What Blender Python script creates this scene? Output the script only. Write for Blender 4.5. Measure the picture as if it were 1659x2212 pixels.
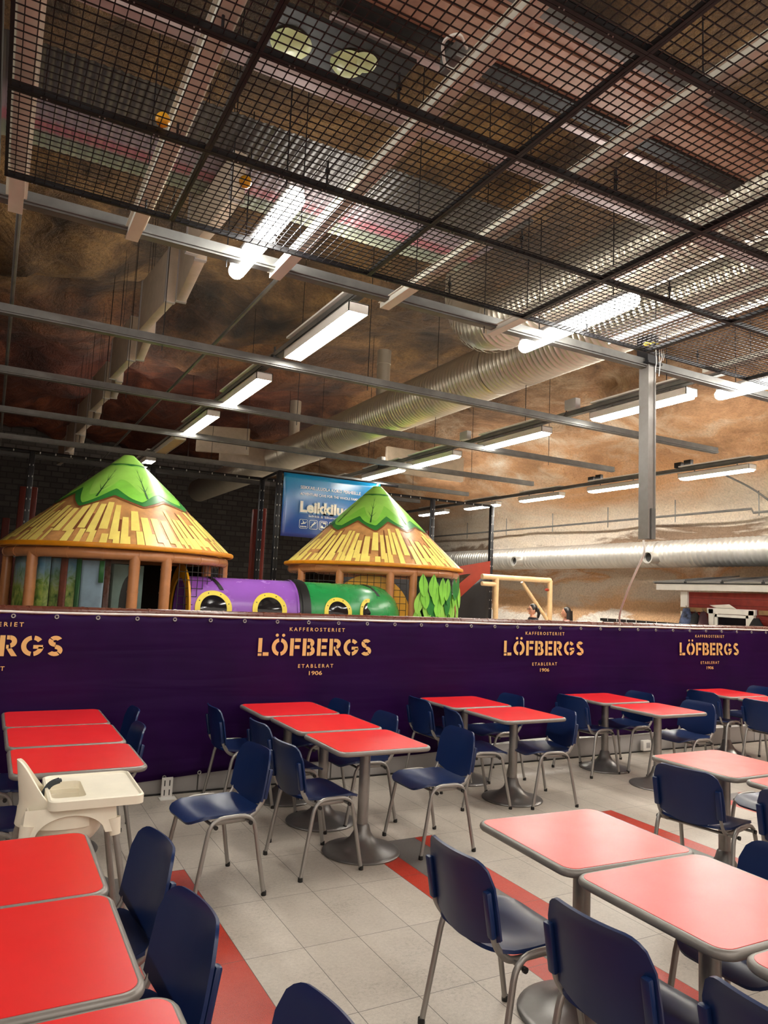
import bpy, bmesh, math, random
from mathutils import Vector, Matrix, noise
for o in list(bpy.data.objects): bpy.data.objects.remove(o, do_unlink=True)
scn = bpy.context.scene
COL = scn.collection
PI = math.pi
rad = math.radians
# ------------------------------------------------------------------ camera, world, exposure
cd = bpy.data.cameras.new('camera'); cam = bpy.data.objects.new('camera', cd); COL.objects.link(cam)
cd.sensor_fit = 'VERTICAL'; cd.sensor_height = 36.0; cd.lens = 36.0*1564.1/2212; cd.clip_start = .05; cd.clip_end = 200
Rr = ((0.87766007, 0.09219804, 0.47033215), (-0.47721802, 0.077095, 0.87539666), (0.0444496, -0.99275167, 0.11166177))
H = 1.743
m4 = Matrix.Identity(4)
for i in range(3):
    m4[i][0] = Rr[i][0]; m4[i][1] = -Rr[i][1]; m4[i][2] = -Rr[i][2]
m4[2][3] = H
cam.matrix_world = m4
scn.camera = cam
W = bpy.data.worlds.new('world'); scn.world = W; W.use_nodes = True
W.node_tree.nodes['Background'].inputs[0].default_value = (1.0, .86, .74, 1)
W.node_tree.nodes['Background'].inputs[1].default_value = .30
scn.view_settings.view_transform = 'Standard'; scn.view_settings.look = 'None'
scn.view_settings.gamma = 1; scn.view_settings.use_curve_mapping = False
scn.view_settings.exposure = 2.3
LAMP = 16.0          # radiance of the fluorescent diffusers
# ------------------------------------------------------------------ helpers: materials
def lin(h):
    if isinstance(h, str):
        h = h.lstrip('#'); c = [int(h[i:i+2], 16)/255 for i in (0, 2, 4)]
        return tuple((x/12.92 if x <= .04045 else ((x+.055)/1.055)**2.4) for x in c)
    return tuple(h)
class N:
    def __init__(s, name):
        s.m = bpy.data.materials.new(name); s.m.use_nodes = True; s.t = s.m.node_tree
        s.bs = s.t.nodes['Principled BSDF']; s.out = s.t.nodes['Material Output']
    def n(s, typ, **kw):
        x = s.t.nodes.new(typ)
        for k, v in kw.items(): setattr(x, k, v)
        return x
    def l(s, a, b): s.t.links.new(a, b)
    def inp(s, sock, v):
        if isinstance(v, bpy.types.NodeSocket): s.l(v, sock)
        else: sock.default_value = v
    def math(s, op, a, b=0.0):
        x = s.n('ShaderNodeMath', operation=op); s.inp(x.inputs[0], a); s.inp(x.inputs[1], b); return x.outputs[0]
    def pos(s):
        g = s.n('ShaderNodeNewGeometry'); x = s.n('ShaderNodeSeparateXYZ'); s.l(g.outputs['Position'], x.inputs[0]); return g.outputs['Position'], x.outputs
    def obj(s):
        g = s.n('ShaderNodeTexCoord'); x = s.n('ShaderNodeSeparateXYZ'); s.l(g.outputs['Object'], x.inputs[0]); return g.outputs['Object'], x.outputs
    def noise(s, vec, scale, detail=4, rough=.5, dist=0.0):
        x = s.n('ShaderNodeTexNoise'); s.l(vec, x.inputs['Vector']); x.inputs['Scale'].default_value = scale
        x.inputs['Detail'].default_value = detail; x.inputs['Roughness'].default_value = rough; x.inputs['Distortion'].default_value = dist
        return x.outputs['Fac']
    def mix(s, f, a, b, typ='MIX'):
        x = s.n('ShaderNodeMix', data_type='RGBA', blend_type=typ); s.inp(x.inputs[0], f)
        for k, v in ((6, a), (7, b)):
            if isinstance(v, bpy.types.NodeSocket): s.l(v, x.inputs[k])
            else: x.inputs[k].default_value = (*lin(v), 1)
        return x.outputs[2]
    def ramp(s, f, stops):
        x = s.n('ShaderNodeValToRGB'); s.l(f, x.inputs[0]); e = x.color_ramp.elements
        e[0].position = stops[0][0]; e[0].color = (*lin(stops[0][1]), 1); e[1].position = stops[-1][0]; e[1].color = (*lin(stops[-1][1]), 1)
        for p, c in stops[1:-1]:
            k = e.new(p); k.color = (*lin(c), 1)
        return x.outputs[0]
    def mapr(s, v, a, b, c=0.0, d=1.0):
        x = s.n('ShaderNodeMapRange'); s.l(v, x.inputs[0]); x.inputs[1].default_value = a; x.inputs[2].default_value = b; x.inputs[3].default_value = c; x.inputs[4].default_value = d
        return x.outputs[0]
    def bump(s, hgt, strength=.3, dist=.02):
        x = s.n('ShaderNodeBump'); s.l(hgt, x.inputs['Height']); x.inputs['Strength'].default_value = strength; x.inputs['Distance'].default_value = dist
        s.l(x.outputs[0], s.bs.inputs['Normal'])
    def set(s, col=None, rough=None, metal=None, spec=None, coat=None):
        for k, v in (('Base Color', col), ('Roughness', rough), ('Metallic', metal), ('Specular IOR Level', spec), ('Coat Weight', coat)):
            if v is None: continue
            if isinstance(v, bpy.types.NodeSocket): s.l(v, s.bs.inputs[k])
            elif k == 'Base Color': s.bs.inputs[k].default_value = (*lin(v), 1)
            else: s.bs.inputs[k].default_value = v
        return s
def mat(name, col, rough=.5, metal=0.0, var=.12, scale=8.0, bump=0.0, bscale=60.0, coat=0.0, spec=.5, rv=.02):
    s = N(name); vec, _ = s.obj()
    f = s.noise(vec, scale, 5, .6)
    c = lin(col); d = tuple(max(0, x*(1-var)) for x in c); e = tuple(min(1, x*(1+var)) for x in c)
    s.set(s.ramp(f, [(.3, d), (.7, e)]), None, metal, spec, coat)
    s.set(rough=s.mapr(s.noise(vec, scale*2.3, 3), .3, .7, max(.02, rough-rv), min(1, rough+rv)))
    if bump: s.bump(s.noise(vec, bscale, 4), bump, .004)
    return s.m
def emis(name, col, strength, stripes=False):
    s = N(name); em = s.n('ShaderNodeEmission'); em.inputs[1].default_value = strength
    em.inputs[0].default_value = (*lin(col), 1)
    if stripes:
        vec, xyz = s.obj()
        a = s.math('ABSOLUTE', xyz[0]); f = s.math('ABSOLUTE', s.math('SUBTRACT', a, .05))
        g = s.mapr(f, .012, .045, 1.0, .25)
        lv = s.mapr(s.math('SINE', s.math('MULTIPLY', xyz[1], 130)), -.6, .6, .75, 1.0)
        s.l(s.math('MULTIPLY', s.math('MULTIPLY', g, lv), strength), em.inputs[1])
    s.l(em.outputs[0], s.out.inputs[0]); return s.m
M = {}
M['steel'] = mat('grey_painted_steel', '#8f8b87', .34, .55, .08, 14)
M['galv'] = mat('galvanised_steel', '#6c6b68', .48, .5, .22, 5, .15, 25)
M['chrome_grey'] = mat('silver_chair_tube', '#9c9893', .36, .6, .03, 20)
M['table_base'] = mat('hammered_grey_table_base', '#7f7c79', .36, .6, .1, 10)
M['edge'] = mat('grey_table_edging', '#86807a', .38, .25, .08, 12)
M['red_top'] = mat('red_laminate', (.80, .021, .022), .30, 0, .03, 3, spec=.55)
M['blue'] = mat('navy_plastic', (.005, .019, .084), .34, 0, .06, 6, spec=.5)
M['black'] = mat('black_plastic', '#141313', .45)
M['blacksteel'] = mat('black_powder_coated_steel', '#17161a', .42, .3)
M['wire'] = mat('black_mesh_wire', '#3a3738', .34, .8)
M['cream'] = mat('cream_plastic', '#eee6d2', .4, 0, .05, 6)
M['white'] = mat('white_paint', '#e4e0d8', .5, 0, .05, 5)
M['offwhite'] = mat('off_white_film', '#b8a894', .45, 0, .12, 7, .2, 12)
M['grey_leg'] = mat('grey_tube', '#8f8a84', .4, .3)
M['strap'] = mat('dark_webbing', '#3a3f45', .8)
M['gold'] = mat('gold_print', '#e3b36e', .5, 0, .03)
M['plinth'] = mat('light_grey_plinth', '#a7a3a0', .5, 0, .06, 3)
M['brownpad'] = mat('brown_vinyl_padding', '#b87c50', .3, 0, .12, 9, .15, 30)
M['darkbrown'] = mat('dark_brown_vinyl_padding', '#5d3226', .28, 0, .15, 9, .2, 30)
M['beigepad'] = mat('beige_vinyl_padding', '#dcb98a', .35, 0, .1, 9, .1, 30)
M['orange'] = mat('orange_trim', '#d98a12', .4)
M['thatch'] = mat('painted_thatch_brown', '#c8925a', .34, 0, .28, 6)
M['thatch_y'] = mat('painted_thatch_yellow', '#ffe27a', .34, 0, .12, 5)
M['thatch_d'] = mat('painted_thatch_dark', '#8a5434', .34, 0, .15, 5)
M['leaf'] = mat('painted_leaf_green', '#86cd4c', .32, 0, .22, 2.2)
M['leaf_l'] = mat('painted_leaf_light', '#9bd45c', .32, 0, .12, 3)
M['leaf_d'] = mat('painted_leaf_dark', '#2f7d38', .34, 0, .15, 4)
M['vein'] = mat('painted_leaf_vein', '#2b5c34', .4)
M['purple'] = mat('purple_tunnel_plastic', '#9057b4', .26, 0, .06, 3)
M['green'] = mat('green_tunnel_plastic', '#1f8a45', .28, 0, .06, 3)
M['yellow'] = mat('yellow_plastic', '#e6cf4a', .38, 0, .05)
M['amber'] = mat('amber_panel', '#e0a21c', .38, 0, .06)
M['darkglass'] = mat('dark_window_plastic', '#171518', .08, 0, .1)
M['tarp'] = mat('black_tarpaulin', '#161517', .45, 0, .2, 6, .3, 6)
M['redpad'] = mat('red_vinyl_padding', '#8e301e', .38, 0, .1, 7, .1, 14)
M['skin'] = mat('skin', '#c98f72', .5, 0, .08, 20)
M['hair'] = mat('dark_hair', '#1d1614', .4)
M['darkcloth'] = mat('dark_shirt', '#262229', .85)
M['pinkcloth'] = mat('pink_shirt', '#b87a72', .85)
M['trouser'] = mat('dark_trousers', '#23262e', .85)
M['redwood'] = None
M['roof_black'] = mat('black_roof_sheet', '#1c1c1e', .4)
M['wood'] = mat('pine_board', '#8a6a45', .55, 0, .2, 10)
M['coat_black'] = mat('black_coat', '#17171a', .8)
M['coat_maroon'] = mat('maroon_coat', '#3a1a22', .8)
M['coat_blue'] = mat('blue_white_coat', '#3b4560', .8, 0, .9, 14)
M['lampgreen'] = mat('pale_green_dome', '#c3cc95', .35, 0, .1)
M['deckwood'] = mat('pale_slat_wood', '#b7917c', .5, 0, .2, 9)
M['darkboard'] = mat('dark_ceiling_board', '#120f0e', .6, 0, .3, 6)
M['pinkrail'] = mat('pinkish_painted_rail', '#b09c98', .4, .2, .1)
M['channel'] = mat('white_channel_profile', '#dcdacd', .4, .1, .08, 3)
M['lit'] = emis('lit_fluorescent_diffuser', (1, .965, .88), LAMP, True)
M['lit2'] = emis('lit_fluorescent_capsule', (1, .97, .9), LAMP)
M['lit3'] = emis('bright_wall_row_diffuser', (1, .95, .85), LAMP*2.0)
M['added_uplit_dim'] = emis('dim_added_uplight_glow', (1, .93, .82), LAMP*.28)
M['added_uplit'] = emis('added_uplight_glow', (1, .93, .82), LAMP*.55)  # glow of the strips added to brighten the vault
M['cream_lamp'] = mat('unlit_cream_diffuser', '#d8b684', .4)

def m_floor():
    s = N('grey_and_red_floor_tiles'); vec, p = s.pos(); X, Y = p[0], p[1]
    u = s.math('DIVIDE', s.math('SUBTRACT', X, 1.522), .3); v = s.math('DIVIDE', s.math('SUBTRACT', Y, 3.462), .6)
    fu = s.math('FRACT', u); fv = s.math('FRACT', v)
    fu = s.math('SUBTRACT', fu, s.math('FLOOR', fu)); fv = s.math('SUBTRACT', fv, s.math('FLOOR', fv))
    du = s.math('MULTIPLY', s.math('MINIMUM', fu, s.math('SUBTRACT', 1, fu)), .3)
    dv = s.math('MULTIPLY', s.math('MINIMUM', fv, s.math('SUBTRACT', 1, fv)), .6)
    cu = s.math('FLOOR', u); cv = s.math('FLOOR', v)
    cm = s.n('ShaderNodeCombineXYZ'); s.l(cu, cm.inputs[0]); s.l(cv, cm.inputs[1])
    wn = s.n('ShaderNodeTexWhiteNoise', noise_dimensions='2D'); s.l(cm.outputs[0], wn.inputs[0])
    # stripes: red edge strips around darker grey, ending at a joint
    st = s.math('MODULO', s.math('ADD', s.math('SUBTRACT', X, 2.422), 18.0), 1.8)
    instripe = s.math('MULTIPLY', s.math('LESS_THAN', st, .6), s.math('LESS_THAN', Y, 4.662))
    inner = s.math('MULTIPLY', s.math('GREATER_THAN', st, .15), s.math('LESS_THAN', st, .45))
    full = s.math('MULTIPLY', s.math('LESS_THAN', X, 1.6), s.math('LESS_THAN', Y, 3.462))
    greyin = s.math('MULTIPLY', s.math('MULTIPLY', instripe, inner), s.math('SUBTRACT', 1, full))
    red = s.math('MULTIPLY', instripe, s.math('SUBTRACT', 1, s.math('MULTIPLY', inner, s.math('SUBTRACT', 1, full))))
    ds = s.math('MINIMUM', s.math('ABSOLUTE', s.math('SUBTRACT', st, .15)), s.math('ABSOLUTE', s.math('SUBTRACT', st, .45)))
    ds = s.math('ADD', ds, s.math('MULTIPLY', s.math('SUBTRACT', 1, s.math('MULTIPLY', instripe, s.math('SUBTRACT', 1, full))), 1.0))
    # inside the grey the middle joint is hidden
    du = s.math('ADD', du, s.math('MULTIPLY', greyin, 1.0))
    d = s.math('MINIMUM', s.math('MINIMUM', du, dv), ds)
    n1 = s.noise(vec, 55, 6, .75); n2 = s.noise(vec, 2.2, 5, .65); n3 = s.noise(vec, 240, 2, .6)
    grey = s.ramp(s.math('ADD', s.math('MULTIPLY', n1, .5), s.math('ADD', s.math('MULTIPLY', n2, .4), s.math('MULTIPLY', n3, .25))),
                  [(.38, '#6f675e'), (.52, '#b0a699'), (.7, '#c9bfb2')])
    grey = s.mix(s.math('MULTIPLY', wn.outputs[0], .25), grey, '#9a9186')
    dark = s.ramp(n1, [(.3, '#57524f'), (.7, '#77716c')])
    redc = s.ramp(s.math('ADD', s.math('MULTIPLY', n3, .6), s.math('MULTIPLY', n2, .4)), [(.34, '#6a1d14'), (.5, '#b8351f'), (.7, '#c24a35')])
    c = s.mix(greyin, grey, dark); c = s.mix(red, c, redc)
    g = s.mapr(d, .0008, .0022, 1.0, 0.0)
    c = s.mix(g, c, '#4a443f')
    s.set(c, s.mapr(n1, .3, .7, .34, .5)); s.bump(s.math('SUBTRACT', s.math('MULTIPLY', n1, .3), g), .12, .004)
    return s.m
M['floor'] = m_floor()

def m_rock(name, wall):
    s = N(name); vec, p = s.pos()
    sq = s.n('ShaderNodeMapping'); s.l(vec, sq.inputs[0]); sq.inputs['Scale'].default_value = (1, .55, 1.6)
    n1 = s.noise(sq.outputs[0], .55, 6, .58, 1.2); n2 = s.noise(vec, 1.6, 5, .6, .8); n3 = s.noise(vec, 22, 5, .7); n4 = s.noise(vec, 70, 3, .6)
    f = s.math('ADD', s.math('MULTIPLY', n1, .75), s.math('MULTIPLY', n2, .25))
    ceil = s.ramp(f, [(.33, '#221910'), (.44, '#463320'), (.53, '#6d5132'), (.65, '#a17c4c')])
    redlit = s.ramp(f, [(.33, '#2e130e'), (.5, '#602819'), (.66, '#9a4d33')])
    wl = s.ramp(f, [(.30, '#93704f'), (.42, '#bd8f68'), (.5, '#d3a47a'), (.58, '#e0c4a6'), (.7, '#f2ebdf')])
    # red light on the far-left vault is put into the rock colour
    k = s.math('MULTIPLY', s.mapr(s.math('ADD', p[1], s.math('MULTIPLY', n2, 4)), 14.5, 19), s.mapr(p[0], 9.5, 5.5))
    ceil = s.mix(s.math('MULTIPLY', k, .85), ceil, redlit)
    w = s.mapr(s.math('ADD', p[0], s.math('MULTIPLY', s.math('SUBTRACT', n2, .5), 3)), 8.2, 11.5)
    c = s.mix(w, ceil, wl)
    # painted clouds and dark cloud streaks low on the right-hand wall
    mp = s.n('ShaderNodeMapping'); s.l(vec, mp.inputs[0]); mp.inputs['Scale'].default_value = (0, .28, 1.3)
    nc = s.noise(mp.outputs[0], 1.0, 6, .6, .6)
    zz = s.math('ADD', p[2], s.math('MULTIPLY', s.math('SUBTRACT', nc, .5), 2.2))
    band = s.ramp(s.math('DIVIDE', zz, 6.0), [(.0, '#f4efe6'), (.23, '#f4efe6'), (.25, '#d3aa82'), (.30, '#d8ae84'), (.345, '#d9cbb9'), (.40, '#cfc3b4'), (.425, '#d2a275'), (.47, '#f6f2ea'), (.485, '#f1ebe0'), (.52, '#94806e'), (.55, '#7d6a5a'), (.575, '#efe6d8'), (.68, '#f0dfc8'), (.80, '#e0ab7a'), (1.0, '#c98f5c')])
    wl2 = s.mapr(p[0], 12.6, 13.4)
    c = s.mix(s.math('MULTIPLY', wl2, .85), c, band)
    c = s.mix(s.mapr(w, 0, 1, .5, .26), c, s.ramp(n3, [(.34, '#4a4a4a'), (.6, '#ffffff')]), 'MULTIPLY')
    s.set(c, .62, spec=.35)
    s.bump(s.math('ADD', s.math('MULTIPLY', n3, 1.0), s.math('ADD', s.math('MULTIPLY', n4, .35), s.math('MULTIPLY', n2, 5.0))), .8, .06)
    return s.m
M['rock'] = m_rock('painted_cave_rock', False)

def m_redwood():
    s = N('red_board_cladding'); vec, p = s.pos()
    fz = s.math('FRACT', s.math('DIVIDE', p[2], .12)); g = s.mapr(fz, .03, .07, 1.0, 0.0)
    c = s.mix(g, s.ramp(s.noise(vec, 9, 4), [(.3, '#7a231c'), (.7, '#8f2c22')]), '#4a1512'); s.set(c, .5); s.bump(s.math('SUBTRACT', 1, g), .4, .01); return s.m
M['redwood'] = m_redwood()

def m_banner():
    s = N('dark_purple_vinyl'); vec, p = s.obj()
    n = s.noise(vec, 1.4, 4, .6)
    s.set(s.ramp(n, [(.3, (.014, .0010, .032)), (.7, (.022, .0016, .047))]), .5, spec=.10)
    mp = s.n('ShaderNodeMapping'); s.l(vec, mp.inputs[0]); mp.inputs['Scale'].default_value = (.7, 1, 7)
    s.bump(s.noise(mp.outputs[0], .9, 2, .5, .4), .22, .05); return s.m
M['banner'] = m_banner()

def m_net(name, col, alpha):
    s = N(name); tr = s.n('ShaderNodeBsdfTransparent'); df = s.n('ShaderNodeBsdfDiffuse'); df.inputs[0].default_value = (*lin(col), 1)
    mx = s.n('ShaderNodeMixShader'); vec, p = s.obj()
    mx.inputs[0].default_value = alpha
    s.l(tr.outputs[0], mx.inputs[1]); s.l(df.outputs[0], mx.inputs[2]); s.l(mx.outputs[0], s.out.inputs[0]); return s.m
M['net'] = m_net('fine_black_netting', '#1b1a1a', .48)
M['finenet'] = m_net('fine_grey_netting', '#4a4a44', .28)

def m_poster():
    s = N('blue_poster_print'); vec, p = s.obj()
    f = s.mapr(p[2], -1.2, 0)
    s.set(s.ramp(f, [(0, '#3a4796'), (.35, '#2f57a6'), (1, '#1f8fc8')]), .16, spec=.6); return s.m
M['poster'] = m_poster()
M['posterwhite'] = mat('white_print', '#e8e8e6', .3)
M['posterhalo'] = mat('light_blue_print', '#5d8fc8', .3)
M['posterbuff'] = mat('buff_print', '#e6ddcf', .3)

def m_mural(name, cols, sc):
    s = N(name); vec, p = s.obj()
    n = s.noise(vec, sc, 6, .65, .6); n2 = s.noise(vec, sc*.35, 3)
    c = s.ramp(n, cols)
    sky = s.ramp(n2, [(.35, '#4f8fc4'), (.65, '#a9cfe6')])
    k = s.mapr(s.math('ADD', p[2], s.math('MULTIPLY', n, .9)), 2.1, 2.35)
    s.set(s.mix(s.math('MULTIPLY', k, .8), c, sky), .5); return s.m
M['mural'] = m_mural('painted_jungle_mural', [(.3, '#274d2c'), (.43, '#7ea04a'), (.55, '#b3c466'), (.7, '#e6dc8a')], 7)
M['muralred'] = mat('painted_red_trunk', '#8a4532', .5, 0, .3, 12)
M['muralblue'] = mat('painted_sky', '#a9c4d6', .5, 0, .2, 4)
M['muralgreen'] = mat('green_vinyl_strip', '#20652f', .4)
M['mint'] = mat('pale_teal_board', '#7f9a92', .5, 0, .2, 4)
M['interior'] = mat('interior_shade', '#1a1310', .8)

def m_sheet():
    s = N('corrugated_sheet_painted_reflections'); vec, p = s.pos()
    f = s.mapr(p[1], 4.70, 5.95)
    c = s.ramp(f, [(0, '#2a2626'), (.40, '#3a3535'), (.52, '#6a5f65'), (.66, '#74666d'), (.70, '#85525b'), (.78, '#85525b'), (.81, '#676c64'), (.92, '#747a6b'), (1.0, '#8d907f')])  # pink and green bands put coloured reflections into the sheet colour
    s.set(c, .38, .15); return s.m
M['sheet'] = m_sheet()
def m_stone():
    s = N('grey_stone_blocks'); vec, p = s.pos()
    cm = s.n('ShaderNodeCombineXYZ'); s.l(p[0], cm.inputs[0]); s.l(p[2], cm.inputs[1])
    b = s.n('ShaderNodeTexBrick'); s.l(cm.outputs[0], b.inputs[0]); b.inputs['Scale'].default_value = 1.3
    b.inputs['Color1'].default_value = (*lin('#4f4b48'), 1); b.inputs['Color2'].default_value = (*lin('#66615d'), 1); b.inputs['Mortar'].default_value = (*lin('#45413f'), 1); b.inputs['Mortar Size'].default_value = .03
    s.set(b.outputs[0], .8); return s.m
M['stone'] = m_stone()
# ------------------------------------------------------------------ helpers: mesh building
class B:
    def __init__(s): s.v = []; s.f = []; s.mi = []; s.sm = []
    def add(s, vs, fs, mi=0, smooth=True):
        k = len(s.v); s.v += [tuple(v) for v in vs]
        for f in fs: s.f.append([i+k for i in f]); s.mi.append(mi); s.sm.append(smooth)
        return s
    def box(s, c, d, mi=0, rz=0, bev=0.0, R=None):
        x, y, z = d[0]/2, d[1]/2, d[2]/2
        if bev <= 0:
            vs = [(a*x, b*y, e*z) for a in (-1, 1) for b in (-1, 1) for e in (-1, 1)]
            fs = [(0, 1, 3, 2), (4, 6, 7, 5), (0, 4, 5, 1), (2, 3, 7, 6), (0, 2, 6, 4), (1, 5, 7, 3)]
        else:
            bm = bmesh.new(); bmesh.ops.create_cube(bm, size=1)
            for v in bm.verts: v.co = Vector((v.co.x*d[0], v.co.y*d[1], v.co.z*d[2]))
            bmesh.ops.bevel(bm, geom=bm.edges[:], offset=bev, segments=2, affect='EDGES', profile=.5)
            bm.verts.index_update(); vs = [tuple(v.co) for v in bm.verts]; fs = [[v.index for v in f.verts] for f in bm.faces]; bm.free()
        m = (R.to_4x4() if R is not None else Matrix.Rotation(rz, 4, 'Z'))
        vs = [tuple(m @ Vector(v) + Vector(c)) for v in vs]
        return s.add(vs, fs, mi, bev > 0)
    def tube(s, pts, r, mi=0, seg=10, fil=0.0, cap=True, ry=None, closed=False):
        P = [Vector(p) for p in pts]
        if fil > 0 and len(P) > 2:
            Q = [P[0]]
            for i in range(1, len(P)-1):
                a, b, c = P[i-1], P[i], P[i+1]
                t = min(fil, (a-b).length*.48, (c-b).length*.48)
                p0 = b+(a-b).normalized()*t; p1 = b+(c-b).normalized()*t
                for k in range(6):
                    u = k/5; Q.append(p0*(1-u)**2 + b*2*u*(1-u) + p1*u*u)
            Q.append(P[-1]); P = Q
        n = len(P); rs = r if isinstance(r, (list, tuple)) else [r]*n
        t0 = (P[1]-P[0]).normalized(); up = Vector((0, 0, 1)) if abs(t0.z) < .9 else Vector((1, 0, 0))
        u = t0.cross(up).normalized(); vs = []; fs = []
        for i in range(n):
            if closed: t = (P[(i+1) % n]-P[i-1]).normalized()
            else: t = ((P[min(i+1, n-1)]-P[max(i-1, 0)])).normalized()
            u = (u - t*u.dot(t)).normalized(); w = t.cross(u)
            for k in range(seg):
                a = 2*PI*k/seg; vs.append(tuple(P[i] + u*math.cos(a)*rs[i] + w*math.sin(a)*(ry if ry else rs[i])))
        m = n if closed else n-1
        for i in range(m):
            for k in range(seg):
                a = i*seg+k; b = i*seg+(k+1) % seg; j = (i+1) % n
                fs.append((a, b, j*seg+(k+1) % seg, j*seg+k))
        if cap and not closed: fs.append(tuple(range(seg-1, -1, -1))); fs.append(tuple((n-1)*seg+k for k in range(seg)))
        return s.add(vs, fs, mi, True)
    def lathe(s, prof, mi=0, seg=32, c=(0, 0, 0), R=None, capb=False, capt=False, a0=0, a1=2*PI):
        full = abs(a1-a0-2*PI) < 1e-6; ns = seg if full else seg+1
        vs = []; fs = []
        for r, z in prof:
            for k in range(ns):
                a = a0+(a1-a0)*k/seg; v = Vector((r*math.cos(a), r*math.sin(a), z))
                if R is not None: v = R @ v
                vs.append(tuple(v+Vector(c)))
        for i in range(len(prof)-1):
            for k in range(seg):
                b = (k+1) % ns if full else k+1
                fs.append((i*ns+k, i*ns+b, (i+1)*ns+b, (i+1)*ns+k))
        if capb: fs.append(tuple(range(ns-1, -1, -1)))
        if capt: fs.append(tuple((len(prof)-1)*ns+k for k in range(ns)))
        return s.add(vs, fs, mi, True)
    def prism(s, poly, z0, z1, mi=0, f=None):       # polygon in xy, extruded in z; f maps (x,y,z) to 3-D
        n = len(poly); f = f or (lambda x, y, z: (x, y, z))
        vs = [f(x, y, z0) for x, y in poly] + [f(x, y, z1) for x, y in poly]
        fs = [tuple(range(n-1, -1, -1)), tuple(range(n, 2*n))] + [(i, (i+1) % n, n+(i+1) % n, n+i) for i in range(n)]
        return s.add(vs, fs, mi, False)
    def grid(s, fn, nu, nv, th=0.0, mi=0):          # fn(u,v) in [0,1]^2 -> point; th thickness along the normal
        P = [[Vector(fn(i/nu, j/nv)) for j in range(nv+1)] for i in range(nu+1)]
        vs = []; fs = []
        idx = lambda i, j, k=0: k*(nu+1)*(nv+1)+i*(nv+1)+j
        for i in range(nu+1):
            for j in range(nv+1): vs.append(tuple(P[i][j]))
        for i in range(nu):
            for j in range(nv): fs.append((idx(i, j), idx(i+1, j), idx(i+1, j+1), idx(i, j+1)))
        if th:
            for i in range(nu+1):
                for j in range(nv+1):
                    a = P[min(i+1, nu)][j]-P[max(i-1, 0)][j]; b = P[i][min(j+1, nv)]-P[i][max(j-1, 0)]
                    nn = a.cross(b); nn = nn.normalized() if nn.length > 1e-9 else Vector((0, 0, 1))
                    vs.append(tuple(P[i][j]-nn*th))
            for i in range(nu):
                for j in range(nv): fs.append((idx(i, j, 1), idx(i, j+1, 1), idx(i+1, j+1, 1), idx(i+1, j, 1)))
            for i in range(nu):
                fs.append((idx(i, 0), idx(i, 0, 1), idx(i+1, 0, 1), idx(i+1, 0))); fs.append((idx(i, nv), idx(i+1, nv), idx(i+1, nv, 1), idx(i, nv, 1)))
            for j in range(nv):
                fs.append((idx(0, j), idx(0, j+1), idx(0, j+1, 1), idx(0, j, 1))); fs.append((idx(nu, j), idx(nu, j, 1), idx(nu, j+1, 1), idx(nu, j+1)))
        return s.add(vs, fs, mi, True)
    def sphere(s, c, r, mi=0, seg=16, sc=(1, 1, 1)):
        vs = [(c[0], c[1], c[2]+r*sc[2])]; fs = []; nr = seg//2
        for i in range(1, nr):
            a = PI*i/nr
            for k in range(seg):
                b = 2*PI*k/seg; vs.append((c[0]+r*sc[0]*math.sin(a)*math.cos(b), c[1]+r*sc[1]*math.sin(a)*math.sin(b), c[2]+r*sc[2]*math.cos(a)))
        vs.append((c[0], c[1], c[2]-r*sc[2])); e = len(vs)-1
        for k in range(seg):
            fs.append((0, 1+k, 1+(k+1) % seg)); fs.append((e, 1+(nr-2)*seg+(k+1) % seg, 1+(nr-2)*seg+k))
        for i in range(nr-2):
            for k in range(seg): fs.append((1+i*seg+k, 1+(i+1)*seg+k, 1+(i+1)*seg+(k+1) % seg, 1+i*seg+(k+1) % seg))
        return s.add(vs, fs, mi, True)
    def obj(s, name, mats, parent=None, loc=(0, 0, 0), angle=40):
        me = bpy.data.meshes.new(name); me.from_pydata(s.v, [], s.f)
        mats = mats if isinstance(mats, (list, tuple)) else [mats]
        for m in mats: me.materials.append(m)
        me.polygons.foreach_set('material_index', s.mi); me.polygons.foreach_set('use_smooth', s.sm)
        me.update(); me.validate()
        bm = bmesh.new(); bm.from_mesh(me); bmesh.ops.recalc_face_normals(bm, faces=bm.faces); bm.to_mesh(me); bm.free()
        try: me.set_sharp_from_angle(angle=rad(angle))
        except Exception: pass
        o = bpy.data.objects.new(name, me); COL.objects.link(o); o.location = loc
        if parent: o.parent = parent
        return o
def tag(o, label, cat, group=None, kind=None):
    o['label'] = label; o['category'] = cat
    if group: o['group'] = group
    if kind: o['kind'] = kind
    return o
def struct(o): o['kind'] = 'structure'; return o
def thing(name, label, cat, loc=(0, 0, 0), rz=0.0, group=None):
    o = bpy.data.objects.new(name, None); o.empty_display_size = .1; COL.objects.link(o); o.location = loc; o.rotation_euler = (0, 0, rz)
    return tag(o, label, cat, group)
def dup(root, loc, rz, label, group=None):
    r = root.copy(); COL.objects.link(r); r.location = loc; r.rotation_euler = (0, 0, rz); r['label'] = label
    if group: r['group'] = group
    for ch in list(root.children):
        c = ch.copy(); COL.objects.link(c); c.parent = r
        for g in list(ch.children):
            d = g.copy(); COL.objects.link(d); d.parent = c
    return r
def rrect(w, d, r, n=6):
    out = []
    for cx, cy, a in ((w/2-r, d/2-r, 0), (-w/2+r, d/2-r, 90), (-w/2+r, -d/2+r, 180), (w/2-r, -d/2+r, 270)):
        for k in range(n+1):
            t = rad(a+90*k/n); out.append((cx+r*math.cos(t), cy+r*math.sin(t)))
    return out
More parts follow.
